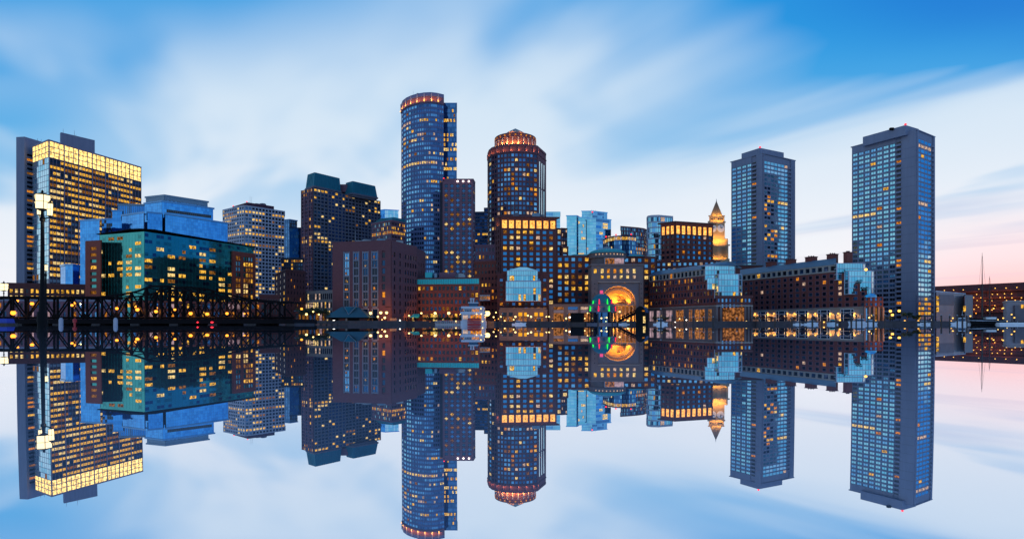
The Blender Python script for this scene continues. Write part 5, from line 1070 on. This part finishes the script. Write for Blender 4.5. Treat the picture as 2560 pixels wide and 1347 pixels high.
# black pier at the end of the bridge
q = MB(); a, b = sx(736, 178), sx(818, 200); q.hexa([(a, 172, .5), (b, 212, .5), (b, 226, .5), (a, 190, .5), (a, 172, 1.5), (b, 212, 1.5), (b, 226, 1.5), (a, 190, 1.5)], 'timber')
for k in range(9):
    f_ = k / 8; q.tube((a + (b - a) * f_, 172 + 40 * f_, -2), (a + (b - a) * f_, 172 + 40 * f_, .5), .4, 'timber', n=6)
tag(q.build('timber_pier', None, (a, 172, 0)), 'low black timber pier between the bridge end and the boathouse', 'pier')
# domed pavilion
D = 272; cpx = 1509.5; cx_ = sx(cpx, D); cy_ = D + 7; s_ = D / FOC; t_ = thing('domed_pavilion', 'round waterside pavilion with a blue green dome and red and green light washes', 'pavilion', (cx_, cy_, 0))
Rb = 34.5 * s_; zz = lambda py: sz(py, D)
q = MB(); q.lathe((cx_, cy_, 0), [(Rb + .8, -1), (Rb + .8, .9), (0, .9)], 'grey_panel', 32, smooth=False); q.build('base', t_)
for k in range(14):
    a = 2 * pi * k / 14 + .1; q = MB(); q.tube((cx_ + Rb * cos(a), cy_ + Rb * sin(a), .9), (cx_ + Rb * cos(a), cy_ + Rb * sin(a), zz(779)), .22, 'black_paint'); q.build('column', t_)
q = MB(); q.lathe((cx_, cy_, 0), [(Rb * .72, .9), (Rb * .72, zz(779))], 'Gnavy2', 14, smooth=False); q.build('glazing', t_)
q = MB(); q.lathe((cx_, cy_, 0), [(Rb + .6, zz(780)), (Rb + .6, zz(778)), (Rb, zz(777.5)), (Rb * .98, zz(766)), (Rb + .4, zz(765)), (Rb + .4, zz(763.5)), (Rb * .86, zz(761.5)), (Rb * .84, zz(758)), (0, zz(758))], 'grey_panel', 32, smooth=False); q.build('gallery', t_)
for k in range(9):
    a = -pi / 2 + (k - 4) * .3; q = MB(); q.box((cx_ + Rb * cos(a), cy_ + Rb * sin(a), zz(772)), (1.0, .25, 1.5), 'pale_panel' if k % 2 else 'Gdeep', a + pi / 2); q.build('gallery_window', t_)
q = MB(); Rd = 26 * s_; q.lathe((cx_, cy_, 0), [(Rd * cos(a), zz(759) + (zz(732) - zz(759)) * sin(a)) for a in [pi / 2 * k / 12 for k in range(13)]], 'dark_copper', 40); q.build('dome', t_)
q = MB(); q.lathe((cx_, cy_, 0), [(.8, zz(732.5)), (.8, zz(724)), (0, zz(724))], 'pink_light', 8, smooth=False); q.lathe((cx_, cy_, 0), [(.95, zz(724)), (.7, zz(721.5)), (0, zz(719.5))], 'dark_copper', 8, smooth=False); q.build('lantern', t_)
for px, py0, py1, m_, rr0 in ((1484.5, 750, 759, 'green_light', Rd), (1498, 747, 760, 'red_light', Rd), (1518.5, 746, 760, 'green_light', Rd), (1532, 748, 759, 'red_light', Rd), (1476.8, 763.5, 777, 'green_light', Rb), (1495, 763.5, 778, 'red_light', Rb), (1521.5, 763.5, 778, 'green_light', Rb), (1541.5, 764, 777, 'red_light', Rb)):
    dx_ = max(-.97 * rr0, min(.97 * rr0, sx(px, D + 2) - cx_)); yy = cy_ - sqrt(max(.01, rr0 * rr0 - dx_ * dx_)) - .55; q = MB(); q.tube((cx_ + dx_, yy, zz(py1)), (cx_ + dx_, yy, zz(py0)), .42, m_, .16); q.build('light_wash', t_)  # glowing tapered tube stands in for a spotlight's coloured wash
    light((cx_ + dx_, yy - .9, zz((py0 + py1) / 2)), 60, (.05, 1, .1) if m_[0] == 'g' else (1, .03, .1), .3, t_, aim=(0, .5, 1))
for px, py in ((1503, 795.5), (1516, 794)):
    q = MB(); c = (sx(px, D), D - .6, zz(py)); q.lathe(c, [(0, -.45), (.45, 0), (0, .45)], 'lamp_warm', 10); q.tube((c[0], c[1] + .9, .9), (c[0], c[1] + .9, c[2]), .07, 'black_paint'); q.build('globe_lamp', t_); light((c[0], c[1], c[2] - .5), 240, (1, .6, .2), .1, t_)
# barrel roofed landing stage with its gangway
D = 250; t_ = thing('ferry_landing', 'black landing stage with a barrel roof and a sloping gangway right of the domed pavilion', 'landing stage', (sx(1605, D), D, 0))
xa, xb = sx(1588, D), sx(1634, D); zt, zs = sz(765, D), sz(781, D)
vs = []; n_ = 12; wr = sx(1614, D) - sx(1588, D)
for k in range(n_ + 1):
    a = pi * k / n_; vs.append((xa + wr / 2 - wr / 2 * cos(a), zs + (zt - zs) * sin(a)))
q = MB(); P_ = [(x, D, z) for x, z in vs] + [(x + (xb - xa - wr) * 1.0, D + 9, z) for x, z in vs]; m_ = n_ + 1
q.add(P_, [(k, k + 1, m_ + k + 1, m_ + k) for k in range(n_)], 'canvas_and_sheen_blue', True); q.add(P_, [tuple(range(n_, -1, -1)), tuple(range(m_, 2 * m_))], 'black_paint'); q.build('barrel_roof', t_)  # the roof's blue is reflected sky put into its colour
q = MB(); d = xb - xa - wr; q.hexa([(xa + .3, D + .3, -.4), (xa + wr - .3, D + .3, -.4), (xa + wr - .3 + d, D + 8.7, -.4), (xa + .3 + d, D + 8.7, -.4), (xa + .3, D + .3, zs), (xa + wr - .3, D + .3, zs), (xa + wr - .3 + d, D + 8.7, zs), (xa + .3 + d, D + 8.7, zs)], 'black_paint'); q.build('wall', t_)
q = MB(); q.box((sx(1611, D), D + .25, sz(799, D)), (1.0, .3, 3.0), 'Lw'); q.build('doorway', t_)
q = MB(); q.box((sx(1608, D), D - .2, sz(777, D)), (.9, .4, .5), 'Lo'); q.build('lamp', t_)
q = MB(); a, b = pt(1546, 806, D + 14), pt(1590, 784, D + 2)
for dz_ in (0, 1.6):
    for dy_ in (0, 2): q.tube((a.x, a.y + dy_, a.z + dz_), (b.x, b.y + dy_, b.z + dz_), .2, 'black_steel', n=4)
for k in range(9):
    f_ = k / 8; c = a.lerp(b, f_); c2 = a.lerp(b, min(1, f_ + .125)); q.tube(c, (c.x, c.y, c.z + 1.6), .12, 'black_steel', n=4); q.tube(c, (c2.x, c2.y, c2.z + 1.6), .09, 'black_steel', n=4)
q.hexa([(a.x, a.y, a.z), (b.x, b.y, b.z), (b.x, b.y + 2, b.z), (a.x, a.y + 2, a.z), (a.x, a.y, a.z + .9), (b.x, b.y, b.z + .9), (b.x, b.y + 2, b.z + .9), (a.x, a.y + 2, a.z + .9)], 'black_steel'); q.build('gangway', t_)
D = 268; q = MB(); q.box((sx(1443, D), D, 3.3), (33 * D / FOC, 3, 4.2), 'black_paint'); q.box((sx(1443, D), D, .7), (36 * D / FOC, 4, 1.0), 'timber'); q.box((sx(1443, D), D, 5.5), (34.5 * D / FOC, 3.4, .25), 'black_steel')
for k in range(6): q.box((sx(1443, D) - 3 + k * 1.2, D - 1.52, 3.3), (.08, .08, 4.1), 'black_steel')
tag(q.build('barge_cabin', None, (sx(1443, D), D, 0)), 'square black cabin on a barge moored left of the domed pavilion', 'barge')
# boats
def hull(mb_, L_, w_, h_, mat, T, sheer=.35, z0=-.25):
    st = [(-.5, .86), (-.3, .97), (0, 1), (.2, .88), (.36, .6), (.46, .26), (.5, .02)]; vs = []
    for f_, k in st:
        zt = z0 + h_ * (1 + sheer * max(0, f_ + .1) * 1.6); x = f_ * L_
        for yy, z_ in ((-k * w_ / 2, zt), (-k * w_ / 2 * .72, z0 + h_ * .25), (0, z0), (k * w_ / 2 * .72, z0 + h_ * .25), (k * w_ / 2, zt)): vs.append(T(x + (.05 * L_ * (zt - z_) / h_ * -1 if f_ > .3 else 0), yy, z_))
    fs = [(j * 5 + i, (j + 1) * 5 + i, (j + 1) * 5 + i + 1, j * 5 + i + 1) for j in range(6) for i in range(4)] + [(0, 1, 2, 3, 4)] + [(j * 5, j * 5 + 4, (j + 1) * 5 + 4, (j + 1) * 5) for j in range(6)]
    mb_.add(vs, fs, mat)
def boat(px, D, L_, rz, label, canopy='white_paint', hullm='white_paint', tall=1.0, mastz=0, group='motor boats along the wharf'):
    c = Vector((sx(px, D), D, 0)); t_ = thing('motor_boat', label, 'boat', c, group); w_ = L_ * .3; h_ = L_ * .13
    T = lambda x, y, z: (c.x + x * cos(rz) - y * sin(rz), c.y + x * sin(rz) + y * cos(rz), z)
    q = MB(); hull(q, L_, w_, h_, hullm, T); q.build('hull', t_)
    def tap(mb_, x0, x1, wy, z0, z1, s0, s1, mat): mb_.hexa([T(x0, -wy, z0), T(x1, -wy * .8, z0), T(x1, wy * .8, z0), T(x0, wy, z0), T(x0 + s0, -wy * .85, z1), T(x1 - s1, -wy * .65, z1), T(x1 - s1, wy * .65, z1), T(x0 + s0, wy * .85, z1)], mat)
    z0 = h_ - .28; q = MB(); tap(q, -L_ * .28, L_ * .30, w_ * .40, z0, z0 + .45 * tall, .1, L_ * .12, 'white_paint'); q.build('coachroof', t_)
    q = MB(); tap(q, -L_ * .22, L_ * .16, w_ * .36, z0 + .45 * tall, z0 + 1.1 * tall, .15, L_ * .1, 'Gdeep'); q.build('windscreen', t_)
    q = MB(); tap(q, -L_ * .24, L_ * .09, w_ * .38, z0 + 1.1 * tall, z0 + 1.3 * tall, .1, .2, canopy); q.build('canopy', t_)
    q = MB()
    for sg in (-1, 1):
        for k in range(6):
            f_ = -.05 + k * .1; y_ = sg * w_ * (.47 if f_ < .2 else .47 - (f_ - .2) * 1.2); q.tube(T(f_ * L_, y_, h_), T(f_ * L_, y_, h_ + .7), .03, 'grey_metal', n=4)
        for a in range(5):
            g = lambda f_: T(f_ * L_, sg * w_ * (.47 if f_ < .2 else .47 - (f_ - .2) * 1.2), h_ + .7); q.tube(g(-.05 + a * .1), g(.05 + a * .1), .03, 'grey_metal', n=4)
    q.build('rail', t_)
    if mastz: q = MB(); q.tube(T(-L_ * .1, 0, z0 + 1.3 * tall), T(-L_ * .12, 0, mastz), .06, 'white_paint', .03); q.tube(T(-L_ * .12, -.7, mastz * .85), T(-L_ * .12, .7, mastz * .85), .04, 'white_paint'); q.build('mast', t_)
    return t_
boat(1652, 244, 6.4, .1, 'white cabin cruiser moored beside the black landing stage', tall=1.6, mastz=5.5)
boat(1995, 246, 4.5, 2.9, 'small white runabout moored below the arched doorways, leftmost on the right wharf', mastz=0)
boat(2030, 244, 6.8, .25, 'white motor boat with a long foredeck, second from the left on the right wharf')
boat(2079, 243, 6.0, 1.75, 'white motor boat with turquoise canopy seen bow on', canopy='teal_panel', tall=1.3)
boat(2145, 241, 9.8, 3.3, 'large white motor yacht moored at the right end of the wharf building', tall=1.2, mastz=4.5)
boat(2180, 246, 6.8, .35, 'white motor boat close behind the large yacht by the wharf corner', tall=1.2)
boat(2312, 246, 6.0, .15, 'low pale motor boat under the taller concrete tower', hullm='white_paint')
boat(2400, 255, 7.5, 2.8, 'white flybridge cruiser moored before the grey hall', tall=1.9, mastz=6.5)
boat(1298, 262, 6.8, .05, 'low white launch in front of the granite ground floor of the hotel')
boat(1560, 262, 5.2, 3.0, 'small white launch under the gangway', canopy='canvas_and_sheen_blue')
t_ = thing('floating_dock', 'long white floating dock at the right edge beyond the sailing ship', 'dock', (sx(2530, 250), 250, 0)); q = MB(); q.box((sx(2548, 250), 250, .5), (20, 3, .9), 'white_paint'); q.build('deck', t_)
for k in range(5): q = MB(); p = (sx(2500 + k * 25, 250), 251.2, 1.2); q.tube((p[0], p[1], .9), (p[0], p[1], 1.6), .12, 'grey_metal'); q.build('bollard', t_)
# ferry
D = 238; s_ = D / FOC; cx_ = sx(1181, D); t_ = thing('paddle_ferry', 'white three deck ferry with a red stern paddle, moored at the central quay', 'ferry', (cx_, D + 9, 0)); zz = lambda py: sz(py, D)
def deck(a, b, z0, z1, mat, dep=18, y=0, name='deck', rail=False):
    q = MB(); q.hexa([(sx(a, D), D + y, z0), (sx(b, D), D + y, z0), (sx(b, D), D + y + dep, z0), (sx(a, D), D + y + dep, z0), (sx(a, D), D + y, z1), (sx(b, D), D + y, z1), (sx(b, D), D + y + dep, z1), (sx(a, D), D + y + dep, z1)], mat); q.build(name, t_); return q
deck(1151, 1211, -.5, zz(802), 'ferry_white', 19, 1.5, 'hull')
deck(1153, 1209, zz(802), zz(785), 'ferry_white', 17, 2.5, 'lower_saloon'); deck(1150, 1212, zz(785), zz(779), 'ferry_white', 19, 1.2, 'deck'); deck(1158, 1206, zz(779), zz(771), 'ferry_white', 15, 3.5, 'upper_saloon'); deck(1152, 1207, zz(771), zz(765.5), 'ferry_white', 18, 1.5, 'deck')
deck(1170, 1192, zz(765.5), zz(757), 'Gdeep', 5, 5, 'pilothouse'); deck(1168, 1193, zz(757), zz(754.5), 'ferry_white', 6, 4.5, 'pilothouse_roof')
for a, b, y0, y1, m_ in ((1157, 1170, 798, 788, 'Lp'), (1176, 1204, 800, 787, 'Lo'), (1163, 1178, 778, 773, 'Gdeep'), (1180, 1198, 778.5, 772.5, 'Lo')):
    n_ = 4
    for k in range(n_): q = MB(); w_ = (b - a) / n_; q.slab(Vector((sx(a + k * w_, D + (2.5 if y0 > 785 else 3.5)), D + (2.5 if y0 > 785 else 3.5))), Vector((1, 0)), Vector((0, -1)), .1, w_ * s_ - .1, zz(y0), zz(y1), .0, .1, m_); q.build('window', t_)
q = MB(); 
for k in range(14): x = sx(1152 + k * 4.6, D + 1.3); q.tube((x, D + 1.3, zz(779)), (x, D + 1.3, zz(775)), .05, 'ferry_white', n=4); 
q.tube((sx(1151, D + 1.3), D + 1.3, zz(775)), (sx(1211, D + 1.3), D + 1.3, zz(775)), .06, 'ferry_white', n=4); q.build('rail', t_)
q = MB(); xa, xb = sx(1169, D), sx(1202, D); n_ = 12; q.tube((xa, D + .1, 1.0), (xb, D + .1, 1.0), .25, 'black_steel')
for k in range(n_):
    a = 2 * pi * k / n_; q.hexa([(xa, D + .1 + 1.5 * cos(a), 1.0 + 1.5 * sin(a) - .24), (xb, D + .1 + 1.5 * cos(a), 1.0 + 1.5 * sin(a) - .24), (xb, D + .35 + 1.5 * cos(a), 1.0 + 1.5 * sin(a) - .24), (xa, D + .35 + 1.5 * cos(a), 1.0 + 1.5 * sin(a) - .24), (xa, D + .1 + 1.5 * cos(a), 1.0 + 1.5 * sin(a) + .24), (xb, D + .1 + 1.5 * cos(a), 1.0 + 1.5 * sin(a) + .24), (xb, D + .35 + 1.5 * cos(a), 1.0 + 1.5 * sin(a) + .24), (xa, D + .35 + 1.5 * cos(a), 1.0 + 1.5 * sin(a) + .24)], 'red_paint')
for f_ in (0, .33, .66, 1): q.lathe((0, 0, 0), [(0, 0)], 'red_paint', 3) if False else None
q.build('paddle_wheel', t_)
for px in (1177.5, 1183.5):
    q = MB(); q.tube((sx(px, D + 8), D + 8, zz(756)), (sx(px, D + 8), D + 8, zz(746)), .32, 'ferry_white'); q.lathe((sx(px, D + 8), D + 8, zz(746)), [(.32, 0), (.55, .25), (.5, .5), (.3, .5)], 'ferry_white', 12); q.build('funnel', t_)
for px, py in ((1202, 771.5), (1191, 785), (1203, 785), (1206, 803)):
    q = MB(); c = (sx(px, D), D + .9, zz(py)); q.lathe(c, [(0, -.28), (.3, 0), (0, .28)], 'lamp_warm', 8); q.build('deck_lamp', t_)
light((cx_ + 2, D + .2, zz(786)), 80, (1, .42, .2), .1, t_, (0, .6, -1)); light((cx_ + 1.5, D + .5, zz(771.5)), 60, (1, .42, .2), .1, t_, (0, .6, -1))
q = MB(); a, b = sx(1088, 246), sx(1156, 241)
for k in range(15): f_ = k / 14; q.tube((a + (b - a) * f_, 246 - 5 * f_, .5), (a + (b - a) * f_, 246 - 5 * f_, 1.75), .06, 'ferry_white', n=4)
for z_ in (.55, .95, 1.35, 1.75): q.tube((a, 246, z_), (b, 241, z_), .06, 'ferry_white', n=4)
q.hexa([(a, 246, -.2), (b, 241, -.2), (b, 243, -.2), (a, 248, -.2), (a, 246, .5), (b, 241, .5), (b, 243, .5), (a, 248, .5)], 'grey_metal'); tag(q.build('boarding_float', None, (a, 246, 0)), 'white railed boarding float left of the ferry', 'float')
# tall ship
D = 252; c = Vector((sx(2465, D), D, 0)); t_ = thing('sailing_ship', 'dark hulled two masted sailing ship moored before the terraced block', 'ship', c)
q = MB(); hull(q, 15.5, 4, 2.3, 'black_paint', lambda x, y, z: (c.x - x, c.y - y, z), .5); q.build('hull', t_)
q = MB(); hull(q, 15.1, 4.15, .5, 'white_paint', lambda x, y, z: (c.x - x, c.y - y, z + 1.55), .5); q.build('bulwark', t_)
q = MB(); q.box((c.x + 1.5, c.y, 2.9), (4.5, 2.2, 1.0), 'white_paint'); q.box((c.x + 1.2, c.y, 3.5), (5.2, 2.6, .2), 'canvas_and_sheen_blue'); q.build('deckhouse', t_)
for px, py, r_ in ((2455.5, 632, .34), (2474, 690, .26)):
    x = sx(px, D); zt = sz(py, D); q = MB(); q.tube((x, D, 1), (x, D, zt * .55), r_, 'timber', r_ * .8); q.tube((x, D, zt * .55), (x, D, zt), r_ * .6, 'timber', r_ * .15); q.box((x, D, zt * .55), (.9, .9, .25), 'timber'); M_ = q.build('mast', t_)
    for f_, w_ in ((.50, 3.6), (.42, 1.6)): q = MB(); q.tube((x - w_, D - .2, zt * f_), (x + w_, D - .2, zt * f_), .1, 'timber', n=6); q.build('yard', M_)
    q = MB()
    for sg in (-1, 1):
        for k in (.98, .55, .55): q.tube((x, D, zt * k), (x + sg * (3.2 if k > .6 else 1.7), D + (1.2 if k < .6 else 0), 1.8), .035, 'black_steel', n=3)
    q.build('rigging', M_)
q = MB(); q.tube((c.x - 7.2, c.y, 2.6), (c.x - 10.2, c.y, 3.6), .14, 'timber', .07); q.build('bowsprit', t_)
# mooring piles
PL = [(1256, 785, 250), (1271, 797, 256), (1344.5, 797, 240), (1349.5, 796, 240), (1418.5, 785, 262), (1495, 782, 258), (1530.5, 781, 258), (1652, 773, 236), (1680, 790, 255), (1711, 794, 255), (1733, 793, 252), (1759, 793, 252), (1783, 793, 252), (1842, 795, 254), (1898, 797, 250), (1937, 793, 250), (1980, 796, 246), (2000, 790, 240), (2031, 790, 238), (2055, 790, 238), (2090, 789, 237), (2128, 789, 238), (2140.5, 788, 236), (2155, 787, 236), (2169.5, 788, 236), (2183.5, 789, 236), (2212, 788, 240), (2312, 788, 244), (2331, 787, 242), (2353, 788, 246), (2374, 789, 246), (2393, 789, 246), (2406, 788, 246), (2417.5, 788, 246), (2040, 795, 250), (2072, 794, 250)]
PL.sort()
pile0 = None
for k, (px, py, D) in enumerate(PL):
    x, zt = sx(px, D), sz(py, D); r_ = R.uniform(.26, .4); q = MB(); q.tube((x, D, -3), (x + R.uniform(-.12, .12), D, zt), r_, 'timber', r_ * .9, 10); q.lathe((x, D, zt - .02), [(r_ * 1.1, 0), (r_ * 1.1, .15), (0, .6)], 'pale_panel' if k % 3 else 'grey_metal', 10)
    tag(q.build('mooring_pile', None, (x, D, 0)), f'dark timber mooring pile with a pale cap, {ordn(k)} from the left along the waterfront', 'mooring pile', 'mooring piles along the waterfront')
for a, b, lab in ((1018, 1150, 'thin dark quay railing before the teal topped brick block'), (1376, 1470, 'thin dark quay railing before the shop arcade'), (1630, 1880, 'thin dark quay railing before the left wharf building'), (1905, 2205, 'thin dark quay railing before the right wharf building')):
    D0 = {1018: 255.6, 1376: 281.8, 1630: 266.2, 1905: 256.2}[a]; D1 = {1018: 259, 1376: 281.2, 1630: 264.6, 1905: 250.6}[a]; q = MB(); P0, P1 = Vector((sx(a, D0), D0 - .0, QZ)), Vector((sx(b, D1), D1, QZ)); n_ = int((P1 - P0).length / 2); P0.y += .6; P1.y += .6
    for k in range(n_ + 1): g = P0.lerp(P1, k / n_); q.tube(g, g + Vector((0, 0, 1.1)), .05, 'black_paint', n=4)
    for z_ in (.4, .75, 1.1): q.tube(P0 + Vector((0, 0, z_)), P1 + Vector((0, 0, z_)), .04, 'black_paint', n=4)
    tag(q.build('railing', None, P0), lab, 'railing', 'railings along the quays')
# planting
def tree(px, py0, py1, wpx, D, label, mat='foliage', nl=900, name='tree', cat='tree', group=None, seed=1):
    r = random.Random(seed); x = sx(px, D); z1 = sz(py0, D); zb = QZ; h = z1 - zb; w_ = wpx * D / FOC / 2; t_ = thing(name, label, cat, (x, D, zb), group)
    q = MB(); q.tube((x, D, zb - .2), (x + .1, D, zb + h * .45), .2, 'bark', .12)
    for k in range(6): a = r.random() * 6.3; q.tube((x + .1, D, zb + h * (.3 + .03 * k)), (x + cos(a) * w_ * .6, D + sin(a) * w_ * .6, zb + h * (.6 + .3 * r.random())), .09, 'bark', .03, 5)
    q.build('trunk' if cat == 'tree' else 'stem', t_); q = MB(); cl = [(r.uniform(-.7, .7) * w_, r.uniform(-.6, .6) * w_, h * r.uniform(.45, .86), r.uniform(.22, .42) * w_) for _ in range(13)]
    for k in range(nl):
        a = cl[k % 13]; d = Vector((r.gauss(0, 1), r.gauss(0, 1), r.gauss(0, .8))).normalized() * a[3] * r.random() ** .4; c3 = Vector((x + a[0], D + a[1], zb + a[2])) + d; s_ = r.uniform(.14, .32)
        d1 = Vector((r.gauss(0, 1), r.gauss(0, 1), r.gauss(0, 1))).normalized(); d2 = d1.orthogonal().normalized()
        q.add([c3 - d1 * s_, c3 - d2 * s_ * .6, c3 + d1 * s_, c3 + d2 * s_ * .6], [(0, 1, 2, 3)], mat)
    q.build('crown' if cat == 'tree' else 'leaves', t_)
for k, (px, py0, w_, D, lab) in enumerate(((752, 768, 34, 236, 'dark street tree at the right end of the bridge'), (782, 766, 36, 238, 'dark street tree between the bridge end and the boathouse, the middle of three'), (812, 770, 34, 240, 'dark street tree directly behind the boathouse'), (2268, 779, 30, 262, 'small dark tree on the quay before the taller concrete tower, left of two'), (2290, 787, 22, 262, 'small dark tree on the quay before the taller concrete tower, right of two'))): tree(px, py0, 800, w_, D, lab, seed=k + 3, group='trees on the quay')
SH = [(1640, 'foliage'), (1664, 'foliage'), (1890, 'foliage'), (1905, 'foliage_red'), (1928, 'foliage_red'), (1963, 'foliage_red'), (1983, 'foliage_red'), (2010, 'foliage_red'), (2036, 'foliage_red'), (2225, 'foliage')]
for k, (px, m_) in enumerate(SH): tree(px, 790.5, 800, 20, 263 if px > 1880 else 270, f'low rounded quayside shrub, {NUM[k]} from the left along the wharf buildings', m_, 260, 'shrub', 'shrub', 'shrubs along the wharf buildings', 40 + k)
for k in range(9): tree(1066 + k * 14, 793, 801, 17, 257.5, f'low dark hedge bush before the teal topped brick block, {NUM[k]} from the left', 'foliage', 260, 'hedge_bush', 'hedge', 'hedge bushes before the teal topped block', 70 + k)
for o in bpy.data.objects:
    if '_w' in o: del o['_w']
